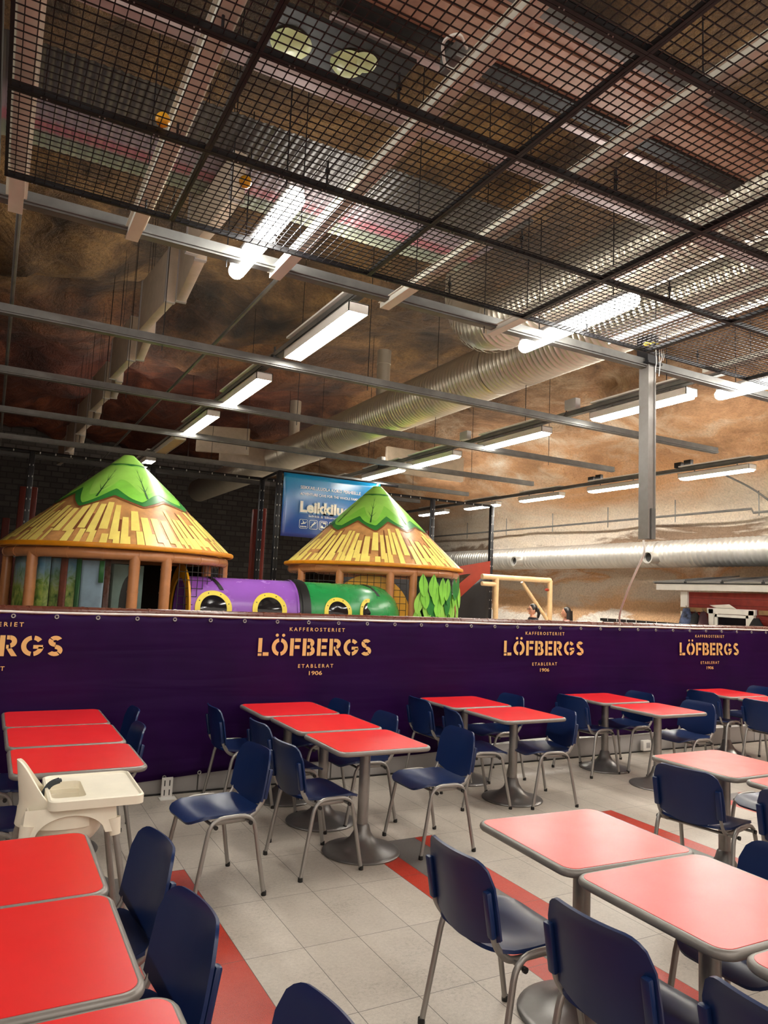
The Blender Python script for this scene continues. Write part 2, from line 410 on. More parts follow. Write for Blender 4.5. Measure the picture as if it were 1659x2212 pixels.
def text_mesh(b, txt, size, mapf, mi=0, bold=0.0, width=None, align='CENTER', depth=.001):
    cu = bpy.data.curves.new('t', 'FONT'); cu.body = txt; cu.size = size; cu.align_x = align; cu.offset = bold; cu.resolution_u = 3
    ob = bpy.data.objects.new('t', cu); COL.objects.link(ob)
    me = bpy.data.meshes.new_from_object(ob.evaluated_get(bpy.context.evaluated_depsgraph_get()))
    vs = [v.co.copy() for v in me.vertices]; xs = [v.x for v in vs]
    k = (width/(max(xs)-min(xs))) if width else 1.0
    x0 = (max(xs)+min(xs))/2 if align == 'CENTER' else min(xs)
    b.add([mapf((v.x-x0)*k, v.y) for v in vs], [tuple(p.vertices) for p in me.polygons], mi, False)
    bpy.data.objects.remove(ob); bpy.data.meshes.remove(me)
# ------------------------------------------------------------------ the hall
b = B(); b.add([(-9, -8, 0), (13.95, -8, 0), (13.95, 27, 0), (-9, 27, 0)], [(0, 1, 2, 3)], 0, False)
struct(b.obj('floor', M['floor']))
def vprof(t):       # t 0..1 from the right spring over the crown to the left spring
    a = PI*t; x = 2.6+11.3*math.cos(a); z = 2.9+3.75*(abs(math.sin(a))**.8)
    return x, z
def rockpt(x, z, y, nx, nz, amp=1.0):
    q = Vector((x*.5, y*.42, z*.5)); d = noise.fractal(q, 1.0, 2.0, 4)*.62*amp + noise.noise(q*.45)*.35*amp
    return (x+nx*d, y, z+nz*d)
NU, NV = 110, 130
b = B()
def cv(u, v):
    x, z = vprof(v); c = Vector((2.6-x, 0, 2.9-z)).normalized(); f = min(1, v*8, (1-v)*8)
    return rockpt(x, z, -8+35*u, c.x, c.z, f)
b.grid(cv, NU, NV); struct(b.obj('ceiling', M['rock'], angle=180))
b = B(); b.grid(lambda u, v: rockpt(13.9, 2.9*v, -8+35*u, -1, 0, .0), 40, 6); struct(b.obj('wall_right', M['rock'], angle=180))
b = B(); b.add([(-8.7, -8, 0), (-8.7, 27, 0), (-8.7, 27, 2.9), (-8.7, -8, 2.9)], [(0, 1, 2, 3)], 0, False); struct(b.obj('wall_left', M['rock']))
def endwall(y, m, name):
    vs = [(13.9, y, 0)]+[(vprof(k/24)[0], y, vprof(k/24)[1]+.5) for k in range(25)]+[(-8.7, y, 0)]
    b = B(); b.add(vs, [tuple(range(len(vs)))], 0, False); struct(b.obj(name, m))
endwall(26.9, M['stone'], 'wall_back'); 
# ------------------------------------------------------------------ banner barrier
YB = 6.34
bar = thing('barrier', 'low barrier with light grey plinth and shiny brown padded top rail behind the banner', 'barrier', (0, 0, 0))
b = B()
for k in range(11):
    b.box((-2+1.24*k+.62, 6.40, .105), (1.23, .14, .19), bev=.006)
b.box((4.8, 6.395, .205), (13.6, .155, .016)); b.box((4.8, 6.40, .006), (13.6, .13, .012))
b.obj('plinth', M['plinth'], bar)
b = B(); b.box((4.8, 6.322, .006), (13.6, .012, .012)); b.obj('floor_shadow_strip', M['black'], bar)  # dark strip paints the shadow line where the plinth meets the floor
b = B(); b.tube([(-2, 6.52, 1.468), (11.6, 6.52, 1.468)], .052, seg=14)
rnd = random.Random(4)
x = -2
while x < 11.5:
    b.tube([(x, 6.52, 1.468), (x+.02, 6.52, 1.468)], .0555, seg=14); x += rnd.uniform(.18, .4)
b.obj('padded_rail', M['darkbrown'], bar)
for k in range(7):
    b = B(); b.box((-1.5+2.2*k, 6.53, .74), (.05, .05, 1.45)); b.obj('post', M['blacksteel'], bar)
ban = thing('banner', 'long dark purple vinyl banner with gold coffee roaster lettering hung on the barrier', 'banner', (0, YB-.045, 0))
b = B()
def bp(u, v):
    x = -2+13.6*u; top = 1.468; bot = .135+.105*min(1, max(0, (x-1.2)/4.5)) - .02*math.sin(x*2.1)
    z = bot+(top-bot)*v
    y = .009*noise.noise(Vector((x*.8, z*2.2, 3)))*(1-.6*v) + .010*noise.noise(Vector((x*.35, z*7.5, 9)))*(1-v)
    ph = (x-.191)/.306; sc = abs(math.sin(PI*ph)); y += .010*sc*max(0, (v-.86)/.14); z -= .010*sc*max(0, (v-.93)/.07)
    return (x, y, z)
b.grid(bp, 340, 26, .003); b.obj('vinyl_sheet', M['banner'], ban, angle=180)
b = B(); b.tube([(-2+.4*k, .006, 1.477+.003*math.sin(k*1.7)) for k in range(35)], .009, seg=8); b.obj('white_edge_cord', M['white'], ban)
for k in range(-6, 37):
    b = B(); R = Matrix.Rotation(PI/2, 3, 'X'); b.lathe([(.008, -.003), (.009, .003), (.015, .004), (.018, 0), (.017, -.003)], seg=14, R=R)
    b.obj('grommet', M['chrome_grey'], ban, loc=(.191+.306*k, -.008, 1.445))
for x in (1.422, 1.712, 3.1, 5.022, 5.634, 7.4):
    z = bp((x+2)/13.6, 0)[2]
    b = B(); R = Matrix.Rotation(PI/2, 3, 'X'); b.lathe([(.008, -.003), (.009, .003), (.015, .004), (.018, 0), (.017, -.003)], seg=14, R=R)
    b.obj('grommet', M['chrome_grey'], ban, loc=(x, -.022, z+.015))
def arc_poly(cx, cy, rx, ry, a0, a1, w, n=12):
    o = [(cx+rx*math.cos(rad(a0+(a1-a0)*k/n)), cy+ry*math.sin(rad(a0+(a1-a0)*k/n))) for k in range(n+1)]
    i = [(cx+(rx-w)*math.cos(rad(a0+(a1-a0)*k/n)), cy+(ry-w)*math.sin(rad(a0+(a1-a0)*k/n))) for k in range(n+1)]
    return o, i
def stencil(b, ch, x0, sc, zb, fy):
    w = .21
    def rect(x, y, a, c): b.add([fy(x0+sc*x, zb+sc*y), fy(x0+sc*(x+a), zb+sc*y), fy(x0+sc*(x+a), zb+sc*(y+c)), fy(x0+sc*x, zb+sc*(y+c))], [(0, 1, 2, 3)], 0, False)
    def arc(cx, cy, rx, ry, a0, a1):
        o, i = arc_poly(cx, cy, rx, ry, a0, a1, w); vs = o+i; n = len(o)
        b.add([fy(x0+sc*x, zb+sc*y) for x, y in vs], [(k, k+1, n+k+1, n+k) for k in range(n-1)], 0, False)
    if ch == 'L': rect(0, .2, w, .8); rect(0, 0, w, .14); rect(.27, 0, .32, .2); return .62
    if ch == 'Ö':
        arc(.45, .5, .45, .5, 100, 260); arc(.45, .5, .45, .5, -80, 80)
        for q in (.27, .63):
            b.add([fy(x0+sc*(q+.09*math.cos(k*PI/6)), zb+sc*(1.17+.09*math.sin(k*PI/6))) for k in range(12)], [tuple(range(12))], 0, False)
        return .9
    if ch == 'F': rect(0, 0, w, 1); rect(.27, .8, .33, .2); rect(.27, .4, .28, .2); return .6
    if ch == 'B':
        rect(0, 0, w, 1); rect(.27, .8, .12, .2); rect(.27, .42, .14, .18); rect(.27, 0, .12, .2)
        arc(.4, .745, .27, .255, -68, 90); arc(.42, .285, .30, .285, -90, 72); return .72
    if ch == 'E': rect(0, 0, w, 1); rect(.27, .8, .33, .2); rect(.27, .4, .28, .2); rect(.27, 0, .33, .2); return .6
    if ch == 'R':
        rect(0, 0, w, 1); rect(.27, .8, .12, .2); rect(.27, .36, .1, .18); arc(.4, .7, .29, .3, -80, 90)
        b.add([fy(x0+sc*x, zb+sc*y) for x, y in ((.3, .34), (.5, .38), (.74, 0), (.5, 0))], [(0, 1, 2, 3)], 0, False); return .74
    if ch == 'G': arc(.47, .5, .47, .5, 100, 262); arc(.47, .5, .47, .5, 38, 82); arc(.47, .5, .47, .5, -80, -8); rect(.5, .36, .4, .18); return .94
    if ch == 'S':
        arc(.34, .73, .3, .27, 30, 140); arc(.34, .73, .3, .27, 150, 275); arc(.34, .28, .33, .28, -40, 92); arc(.34, .28, .33, .28, -150, -50); return .66
    return .5
def logo(cx):
    b = B(); fy = lambda x, z: (x, -.022, z)
    tot = 0; gap = .13; ws = []
    for ch in 'LÖFBERGS':
        t = B(); ws.append(stencil(t, ch, 0, 1, 0, fy))
    tot = sum(ws)+gap*7; sc = .157; kx = 1.135/(tot*sc)
    x = 0
    for ch, w in zip('LÖFBERGS', ws):
        t = B(); stencil(t, ch, 0, 1, 0, lambda a, c: (a, c, 0))
        b.add([(cx-.5675+(x+v[0])*sc*kx, -.022, 1.142+sc*v[1]) for v in t.v], t.f, 0, False); x += w+gap
    b.obj('gold_wordmark', M['gold'], ban)
    for txt, z, sz, wd in (('KAFFEROSTERIET', 1.366, .046, .556), ('ETABLERAT', 1.034, .046, .352), ('1906', .968, .05, .132)):
        b = B(); text_mesh(b, ' '.join(txt) if len(txt) > 4 else txt, sz, lambda X, Y, z=z: (cx+X, -.022, z+Y), 0, .0008, wd); b.obj('small_lettering', M['gold'], ban)
for k in range(4): logo(-.01+2.738*k)
br = thing('floor_bracket', 'white slotted steel bracket on the floor under the purple banner edge', 'bracket', (1.443, 6.24, 0))
b = B(); b.box((0, 0, .08), (.09, .006, .16)); 
b.obj('slotted_plate', M['white'], br)
b = B()
for sx in (-1, 1):
    for z in (.04, .115): b.box((sx*.02, -.0042, z), (.008, .003, .045))
b.obj('slot', M['black'], br)
b = B(); b.box((0, -.04, .003), (.13, .09, .006)); b.obj('foot_plate', M['white'], br)
so = thing('socket_box', 'small white electric socket box low on the plinth beneath the banner at right', 'socket', (7.03, 6.26, .09))
b = B(); b.box((0, 0, 0), (.13, .05, .12), bev=.008); b.obj('box_body', M['white'], so)
b = B(); b.box((.015, -.027, .005), (.06, .006, .06), bev=.002); b.obj('outlet', M['plinth'], so)
so = thing('socket_box', 'tiny square white socket box on plinth behind the second table group', 'socket', (5.06, 6.28, .12))
b = B(); b.box((0, 0, 0), (.08, .04, .08), bev=.006); b.obj('box_body', M['white'], so)
# ------------------------------------------------------------------ tables
def make_table(label):
    t = thing('dining_table', label, 'table', group=None)
    Wt, Dt = .685, .65
    b = B(); b.prism(rrect(Wt-.03, Dt-.03, .05), .712, .7355); b.obj('table_top', M['red_top'], t)
    b = B(); out = rrect(Wt-.022, Dt-.022, .054, 8); pts = [(x, y, .7185) for x, y in out]
    b.tube(pts, .0165, seg=12, closed=True); b.obj('edge_band', M['edge'], t)
    b = B(); b.prism(rrect(.32, .32, .02), .69, .712); b.obj('top_plate', M['table_base'], t)
    b = B(); b.lathe([(.0375, .15), (.0375, .69)], seg=20); b.obj('column', M['steel'], t)
    b = B(); b.lathe([(.0, .004), (.262, .0), (.266, .008), (.262, .014), (.235, .022), (.18, .035), (.125, .058), (.085, .09), (.06, .13), (.047, .175), (.038, .185)], seg=40); b.obj('base', M['table_base'], t)
    return t
TAB = [(.52, 5.91, 'red table farthest left, against the purple banner, last of its three'),
 (.525, 5.25, 'red table in the middle of the left-hand row of three by the banner'),
 (.53, 4.57, 'red table with the white high chair pushed against its near side'),
 (2.345, 5.91, 'red table against the banner below the large full lettering, back of three'),
 (2.385, 5.24, 'red table in the middle of three between the two full lettering blocks'),
 (2.385, 4.55, 'red table on trumpet base in open view at centre, front of three'),
 (4.17, 5.93, 'red table against the banner left of the second full lettering, back of two'),
 (4.215, 5.23, 'red table below the second full lettering, front of its pair'),
 (5.94, 5.84, 'red table against the banner right of the second full lettering, back of two'),
 (5.915, 5.12, 'red table below the rightmost lettering, front of its pair'),
 (7.97, 5.87, 'red table against the banner at the far right edge, farthest from the viewer'),
 (7.99, 5.19, 'red table at far right edge behind the back of a blue chair'),
 (4.37, 3.24, 'pale glossy red table at right with a blue chair turned away at its left'),
 (4.40, 2.56, 'red table cut by the right edge behind a dark blue chair back'),
 (2.375, 2.46, 'glossy pinkish red table at right front, back one of three joined'),
 (2.345, 1.80, 'glossy pinkish red table at right front, middle one of three joined'),
 (2.37, 1.135, 'red table corner at lower right edge, nearest of three joined'),
 (.10, 2.92, 'bright red table at left front just below the white high chair'),
 (.10, 2.275, 'bright red table at left front, middle of three joined'),
 (.155, 1.60, 'red table corner at bottom left, nearest to the viewer')]
t0 = None
for x, y, lb in TAB:
    if t0 is None: t0 = make_table(lb); t0.location = (x, y, 0); t0['group'] = 'red square cafe tables'
    else: dup(t0, (x, y, 0), rad({(2.375, 2.46): -3, (2.345, 1.80): -1}.get((x, y), 0)), lb)
# ------------------------------------------------------------------ chairs (local +x is where the sitter faces)
def make_chair(label):
    c = thing('chair', label, 'chair', group='blue stacking chairs in the cafe')
    for s in (-1, 1):
        b = B(); b.tube([(.213, s*.2525, .012), (.128, s*.236, .455), (-.128, s*.236, .455), (-.213, s*.2525, .012)], .0125, seg=10, fil=.085)
        b.obj('leg_frame', M['chrome_grey'], c)
        for q in (.215, -.215):
            b = B(); b.lathe([(.0145, 0), (.0155, .004), (.0148, .024), (.012, .026)], seg=10, c=(q-(.0005 if q > 0 else -.0005), s*.253, 0), capb=True); b.obj('foot_cap', M['black'], c)
    for q in (.105, -.105):
        b = B(); b.tube([(q, -.25, .415), (q, .25, .415)], .009, seg=8); b.tube([(q, -.262, .415), (q, -.25, .415)], .012, mi=1, seg=8); b.tube([(q, .25, .415), (q, .262, .415)], .012, mi=1, seg=8); b.obj('crossbar', [M['chrome_grey'], M['black']], c)
    for s in (-1, 1):
        b = B(); b.tube([(.10, s*.185, .418), (-.135, s*.187, .418), (-.203, s*.197, .495), (-.226, s*.197, .62)], .0085, seg=10, fil=.085, ry=.014)
        b.obj('back_support', M['chrome_grey'], c)
    # seat shell
    def seat(u, v):
        yy = (v*2-1); w = .212; y = yy*w
        x0, x1 = -.205, .235; r = .095
        e = max(0, abs(y)-(w-r)); dd = r-math.sqrt(max(0, r*r-e*e))
        xa, xb = x0+dd*.9, x1-dd
        x = xa+(xb-xa)*u; s_ = (x+.2)/.435
        z = .452 - .024*math.exp(-((s_-.38)/.22)**2)*(1-yy*yy*.75) + .012*max(0, .15-s_)/.15 - .028*max(0, (s_-.76)/.24)**2 + .016*yy*yy
        z += .006*math.cos(yy*PI)*max(0, s_-.45)
        return (x, y, z)
    b = B(); b.grid(seat, 22, 20, .014)
    b.obj('seat', M['blue'], c, angle=60)
    # backrest shell
    def back(u, v):
        yy = u*2-1; w = .222; y = yy*w
        top = .778; r = .085
        e = max(0, abs(y)-(w-r)); dd = r-math.sqrt(max(0, r*r-e*e))
        zb = .455+.055*abs(yy)**2.0; zt = top-dd
        z = zb+(zt-zb)*v
        x = -.222-.055*((z-.48)/.31) + .036*yy*yy - .012*max(0, (z-.75)/.045)**2
        y = y*(1-.05*max(0, (z-.6)/.2))
        return (x, y, z)
    b = B(); b.grid(back, 22, 18, -.011)
    o = b.obj('backrest', M['blue'], c, angle=60)
    for s in (-1, 1):
        bb = B(); R = Matrix.Rotation(rad(-10), 3, 'Y'); bb.box((-.2265, s*.197, .60), (.024, .034, .17), bev=.008, R=R); bb.obj('support_sleeve', M['blue'], o)
    return c
CH = [(1.30, 4.345, 187, 'blue chair standing alone in the aisle, facing left, glossy seat in open view'),
 (2.00, 4.49, 5, 'blue chair with its back to the viewer at left of the front centre table'),
 (2.90, 4.52, 180, 'blue chair facing left at right side of the front centre table'),
 (1.94, 5.92, 0, 'blue chair nearest the banner at left of the centre row of three tables'),
 (2.07, 5.20, 3, 'blue chair half hidden behind two others left of the middle centre table'),
 (2.62, 5.98, 180, 'blue chair whose top peeks over the backmost centre table'),
 (2.70, 5.27, 180, 'blue chair tucked right of the middle centre table, only top above it'),
 (3.91, 5.97, 0, 'dark blue chair back at left of the back table of the second pair'),
 (3.85, 5.28, -13, 'blue chair tucked at left under the front table below the second full lettering'),
 (4.54, 5.97, 180, 'blue chair top peeking over the back table below the second full lettering'),
 (4.43, 5.12, 170, 'blue chair facing left at right of the front table below the second full lettering'),
 (5.65, 5.82, 6, 'dark blue chair back left of the third pair, beside a lit blue chair'),
 (6.24, 5.85, 180, 'blue chair at right of the back table of the third pair by the banner'),
 (6.30, 5.14, 180, 'blue chair at right of the front table below the rightmost lettering'),
 (7.66, 5.80, 5, 'dark blue chair back turned away beneath the rightmost lettering, far right group'),
 (7.66, 5.06, -6, 'blue chair turned away at the far right edge, legs in full view'),
 (8.50, 5.92, 180, 'blue chair top peeking above the farthest right table'),
 (4.04, 3.13, 11, 'dark blue chair with back to the viewer at left of the pale right table'),
 (4.10, 2.46, 6, 'dark blue chair back cut by the right edge below the pale table'),
 (4.84, 3.17, 180, 'blue chair with only a seat corner showing right of the pale table column'),
 (2.70, 1.88, 180, 'blue chair facing left cut by the right edge beside the glossy front tables'),
 (1.935, 2.43, 0, 'large blue chair with back to the viewer in the central foreground'),
 (1.99, 1.77, 3, 'large dark blue chair in the foreground left of the middle glossy table'),
 (2.035, 1.20, 0, 'dark blue chair back at the bottom right corner'),
 (.535, 1.585, 185, 'blue chair back rising from the bottom edge between left tables and foreground chair'),
 (.415, 2.90, 187, 'blue chair at right of the left front table, farther of two side by side'),
 (.40, 2.27, 188, 'blue chair at right of the left front table, nearer of two side by side'),
 (.83, 5.92, 180, 'blue chair seen edge-on against the banner right of the farthest left table'),
 (.75, 5.25, 180, 'blue chair seen edge-on right of the middle left table'),
 (.10, 4.48, 0, 'blue seat at the left edge behind the white high chair'),
 (.10, 5.25, 0, 'blue chair at the left edge under the middle left table')]
c0 = None
for x, y, a, lb in CH:
    if c0 is None: c0 = make_chair(lb); c0.location = (x, y, 0); c0.rotation_euler = (0, 0, rad(a))
    else: dup(c0, (x, y, 0), rad(a), lb)
# ------------------------------------------------------------------ high chair
hc = thing('high_chair', 'white plastic baby high chair with tray beside the left red tables', 'high chair', (.44, 3.90, 0))
def shell(u, v):                    # back and side walls, open at the front
    a = rad(-118+236*u)+PI; w = .145+.02*(1-v)
    cx = -.02; ex = .20*math.cos(a); ey = .165*math.sin(a)
    k = max(0, (-math.cos(a)-.28)/.72); k = k*k*(3-2*k)
    zt = .70+.19*k; z = .60+(zt-.60)*v
    sc = 1-.12*max(0, (z-.70)/.19) if z > .7 else 1+.06*(.70-z)/.10
    return (cx+ex*sc-.05*max(0, (z-.7)/.19), ey*(sc-.28*max(0, (z-.7)/.19)**2), z)
b = B(); b.grid(shell, 40, 16, .012); b.obj('seat_shell', M['cream'], hc, angle=60)
def skirt(sd):
    def f(u, v):
        x = -.20+.39*u; arch = .085*max(0, 1-((u-.5)/.36)**2)**.5 if abs(u-.5) < .36 else 0
        zt = .695; zb = .575+arch; z = zb+(zt-zb)*v
        return (x*(1+.04*(1-v)), sd*(.165+.022*(1-v)), z)
    return f
b = B()
for sd in (-1, 1): b.grid(skirt(sd), 24, 6, .008*sd)
for sx in (-1, 1): b.grid(lambda u, v, sx=sx: (sx*(.19+.018*(1-v)), -.17+.34*u, (.58+.07*max(0, 1-((u-.5)/.36)**2)**.5 if abs(u-.5) < .36 else .58)*(1-v)+.69*v), 20, 5, .008*sx)
b.obj('skirt', M['cream'], hc, angle=60)
b = B(); b.lathe([(.001, .50), (.07, .503), (.125, .52), (.15, .555), (.158, .60), (.16, .68), (.15, .68), (.145, .60), (.12, .535), (.001, .52)], seg=32); b.obj('seat_bucket', M['cream'], hc)
for sx in (-1, 1):
    for sy in (-1, 1):
        b = B(); b.tube([(sx*.183, sy*.163, .63), (sx*.195, sy*.174, .555)], [.034, .025], seg=12); b.obj('leg_socket', M['cream'], hc)
        b = B(); b.tube([(sx*.19, sy*.168, .60), (sx*.30, sy*.27, .012)], .0155, seg=12); lg = b.obj('leg', M['grey_leg'], hc)
        b = B(); b.tube([(sx*.30, sy*.27, 0), (sx*.299, sy*.269, .03)], .018, seg=12); b.obj('foot_cap', M['grey_leg'], lg)
tr = B(); oc = (.115, 0)
outer = rrect(.42, .50, .04); inner = rrect(.40, .48, .035)
def off(p): return [(x+oc[0], y+oc[1]) for x, y in p]
hole = rrect(.15, .30, .03)
# tray as rings: skirt, rim, recessed floor with a cut-out for the child
n = len(outer); rings = [([(x*1.0, y*1.0) for x, y in outer], .70), (outer, .738), (inner, .742), (rrect(.385, .465, .03), .733)]
vs = []
for p, z in rings: vs += [(x+.10, y+.02, z) for x, y in p]
vs += [(x-.015, y+.01, .733) for x, y in hole]; vs += [(x-.015, y+.01, .64) for x, y in hole]
fs = []
for k in range(5):
    for i in range(n): fs.append((k*n+i, k*n+(i+1) % n, (k+1)*n+(i+1) % n, (k+1)*n+i))
tr.add(vs, fs, 0, True); tr.obj('tray', M['cream'], hc, angle=25)
b = B(); b.tube([(-.17, .06, .60), (-.09, .03, .76), (-.05, .02, .775)], .003, seg=8, ry=.014, fil=.03); b.box((-.055, .02, .775), (.03, .035, .012), bev=.004); b.obj('safety_strap', M['strap'], hc)
# ------------------------------------------------------------------ ceiling mesh panels
DM = 2.25; ZM = H+DM
xs = [-.06*DM, .352*DM, .966*DM, 1.592*DM, 2.21*DM, 2.83*DM, 3.45*DM]; ys = [.49*DM, .865*DM, 1.237*DM, 1.60*DM, 1.978*DM]
rown = ['row nearest the viewer', 'second row from the front edge of the grid... ', 'third', 'far']
rown = ['in the nearest row overhead', 'in the second row overhead', 'in the third row overhead', 'along the far edge of the mesh ceiling']
coln = ['leftmost', 'second from left', 'third from left', 'fourth from left', 'fifth from left', 'rightmost']
for r in range(4):
    for c in range([3, 4, 5, 6][r]):
        x0, x1, y0, y1 = xs[c], xs[c+1], ys[r], ys[r+1]
        nm = ('rightmost' if c == [2, 3, 4, 5][r] else coln[c])
        p = thing('mesh_panel', f'black wire mesh ceiling panel {rown[r]}, {nm}', 'ceiling panel', (x0, y0, ZM), group='black wire mesh ceiling panels')
        w, d = x1-x0, y1-y0; b = B(); nx = max(1, round(w/.0505)); ny = max(1, round(d/.0505))
        for i in range(1, nx): b.box((w*i/nx, d/2, .004), (.0045, d, .0045))
        for j in range(1, ny): b.box((w/2, d*j/ny, -.0005), (w, .0045, .0045))
        b.obj('wire_grid', M['wire'], p)
        b = B(); t = .016
        for yy in (t/2+.001, d-t/2-.001): b.box((w/2, yy, .008), (w-.002, t, .03)); b.box((w/2, yy+(.008 if yy > d/2 else -.0)-.004, .026), (w-.002, t+.012, .004))
        for xx in (t/2+.001, w-t/2-.001): b.box((xx, d/2, .008), (t, d-.002, .028))
        fr = b.obj('frame', M['blacksteel'], p)
        b = B()
        for i in range(3, nx, 5):
            for dx in (-.012, .012): b.sphere((w*i/nx+dx, d-.004, -.009), .004, seg=6); 
        b.obj('clip', M['chrome_grey'], fr)
        if r in (1, 2, 3):
            b = B(); q = w*.49 if c else w*.83
            b.tube([(q, d-.01, .03), (q, d-.01, .09)], .007, seg=6); b.tube([(q, d-.01, .09), (q, d-.01, .12)], .014, seg=6); b.tube([(q, d-.01, .12), (q, d-.01, .17)], .006, seg=6)
            b.obj('hanger_turnbuckle', M['blacksteel'], p)
b = B(); b.box((-.21, 2.2, ZM+.01), (.10, 4.5, .10)); tag(b.obj('steel_beam', M['blacksteel']), 'black steel edge beam at the left end of the mesh ceiling', 'beam')
# white channel profiles hanging just above the mesh
def channel(x, ya, yb, z, w, label, m='channel'):
    o = thing('ceiling_channel', label, 'channel', (x, 0, z), group='white channel profiles above the mesh')
    b = B(); L = yb-ya; yc = (ya+yb)/2
    b.box((0, yc, 0), (w, L, .006)); b.box((-w/2+.003, yc, .02), (.006, L, .036)); b.box((w/2-.003, yc, .02), (.006, L, .036)); b.box((-w/2-.008, yc, .04), (.02, L, .005)); b.box((w/2+.008, yc, .04), (.02, L, .005))
    b.obj('profile', M[m], o)
    for yy in (ya+.5, (ya+yb)/2, yb-.5): b = B(); b.tube([(0, yy, .0), (0, yy, 2.0)], .004, seg=6); b.obj('hanger_rod', M['blacksteel'], o)
    return o
DC = 2.34; ZC = H+DC
channel(-.03*DC, -1, 2.175*DC, ZC, .085, 'white channel profile above the mesh at the far left edge')
channel(.277*DC, -1, 2.162*DC, ZC, .085, 'pale green-lit channel profile, second from left, ending past the mesh')
channel(.726*DC, -1, 2.174*DC, ZC, .085, 'white channel profile ending beside the first lit tube light')
channel(1.14*DC, -1, 2.187*DC, ZC, .085, 'white channel profile ending above the long lit row at centre')
channel(1.60*DC, -1, 2.18*DC, ZC, .085, 'white channel profile ending in front of the big duct')
channel(2.045*DC, -1, 1.996*DC, ZC, .085, 'orange-lit channel profile near the hanging pillar')
channel(2.62*DC, -1, 2.02*DC, ZC, .085, 'white channel profile at the right, right of the pillar')
# pipes along the vault
for xu, D, ya, yb, lb in ((-.02, 2.5, 5.4, 20, 'thin grey conduit running away at the far left under the vault'), (.733, 2.55, 5.5, 24, 'thin brown pipe running diagonally across the vault between slabs and lights')):
    b = B(); b.tube([(xu*D, ya, H+D), (xu*D, yb, H+D)], .018, seg=8); tag(b.obj('conduit_pipe', M['galv']), lb, 'pipe')
# ------------------------------------------------------------------ steel beams across the hall
DB = 2.357; ZB = H+DB
BE = [(2.108, 13.2, 'first'), (3.055, 4.085, 'second'), (3.98, 4.12, 'third'), (4.94, 4.14, 'fourth'), (5.9, 4.12, 'fifth'), (6.75, 4.07, 'sixth')]
for yu, xe, nm in BE:
    xe = xe*DB if xe < 10 else xe
    o = thing('ceiling_beam', f'long grey galvanised ceiling beam, {nm} one beyond the mesh edge', 'beam', (0, yu*DB, ZB), group='grey galvanised ceiling beams')
    L = xe+3; b = B(); b.box((xe-L/2, 0, .045), (L, .008, .09)); b.box((xe-L/2, .035, .003), (L, .07, .006)); b.box((xe-L/2, .035, .087), (L, .07, .006)); b.box((xe-L/2, -.012, .02), (L, .02, .012)); b.box((xe-L/2, .068, .07), (L, .005, .03)); b.box((xe-L/2, .068, .02), (L, .005, .03))
    b.obj('beam_profile', M['galv'], o)
    k = -1.0
    while k < xe:
        b = B(); b.tube([(k, .035, -.06), (k, .035, 2.4)], .0045, seg=6); b.obj('hanger_rod', M['blacksteel'], o); k += 2.3
# hanging pillar
pl = thing('pillar', 'grey steel pillar hanging from the first beam and ending above the banner', 'pillar', (5.62, 5.0, 2.36))
b = B(); b.box((-.045, 0, .9), (.016, .12, 1.75)); b.box((.045, 0, .9), (.016, .12, 1.75)); b.box((0, 0, .9), (.09, .03, 1.75)); b.box((0, -.046, .9), (.08, .012, 1.75)); b.obj('steel_section', M['steel'], pl)
b = B(); b.box((.016, -.06, .175), (.055, .012, .3)); b.obj('splice_plate', M['galv'], pl)
b = B(); b.box((0, 0, 1.78), (.2, .2, .02)); b.box((0, 0, 1.93), (.15, .14, .3)); b.obj('head_plate', M['blacksteel'], pl)
b = B(); b.tube([(5.55, 4.98, 2.37), (5.56, 4.97, 2.25), (5.72, 5.3, 1.95), (6.3, 6.0, 1.62), (6.70, 6.36, 1.50)], .011, seg=8, fil=.3); tag(b.obj('hanging_cable', M['white']), 'white cable hanging from the pillar foot down to the banner rail', 'cable')
# ------------------------------------------------------------------ fluorescent lights
def fixture(x, ya, yb, z, label, lit=True, w=.2, up='added_uplit_dim', dm='lit'):
    o = thing('fluorescent_light', label, 'light', (x, (ya+yb)/2, z), group='fluorescent ceiling lights')
    L = yb-ya; b = B()
    b.box((0, 0, .085), (w, L, .008)); 
    for s in (-1, 1): b.box((s*(w/2-.004), 0, .045), (.008, L, .09)); b.box((0, s*(L/2-.004), .045), (w, .008, .09))
    b.obj('housing', M['white'], o)
    b = B()
    if up == 'added_uplit_dim': b.box((0, 0, -.004), (w-.03, L-.05, .05), bev=.012)
    else: b.box((0, 0, .012), (w-.018, L-.018, .006))
    b.obj('diffuser', M[dm] if lit else M['cream_lamp'], o)
    if lit: b = B(); b.box((0, 0, .225), (.17, L, .02)); b.add([(-.075, -L/2+.01, .236), (.075, -L/2+.01, .236), (.075, L/2-.01, .236), (-.075, L/2-.01, .236)], [(0, 1, 2, 3)], 1, False); b.obj('added_uplight_strip', [M['white'], M[up]], o)  # upward glow added above the tray only to brighten the vault
    b = B(); b.tube([(0, -L*.3, .09), (0, -L*.3, .14)], .01, seg=6); b.tube([(0, L*.3, .09), (0, L*.3, .14)], .01, seg=6); b.obj('bracket', M['galv'], o)
    return o
DL = 2.43; ZL = H+DL
ordn = ['first', 'second', 'third', 'fourth', 'fifth', 'sixth', 'seventh', 'eighth']
for i, (a, c, lit) in enumerate([(2.27, 2.92, 1), (3.29, 3.97, 1), (4.2, 4.9, 1), (5.05, 5.74, 0), (6.1, 6.75, 1), (7.1, 7.7, 1)]):
    fixture(1.08*DL, a*DL, c*DL, ZL, (f'lit box light of the left light row, {ordn[i]} beyond the mesh' if lit else 'unlit cream box light in the left light row above the leafy roof'), bool(lit), up='added_uplit')
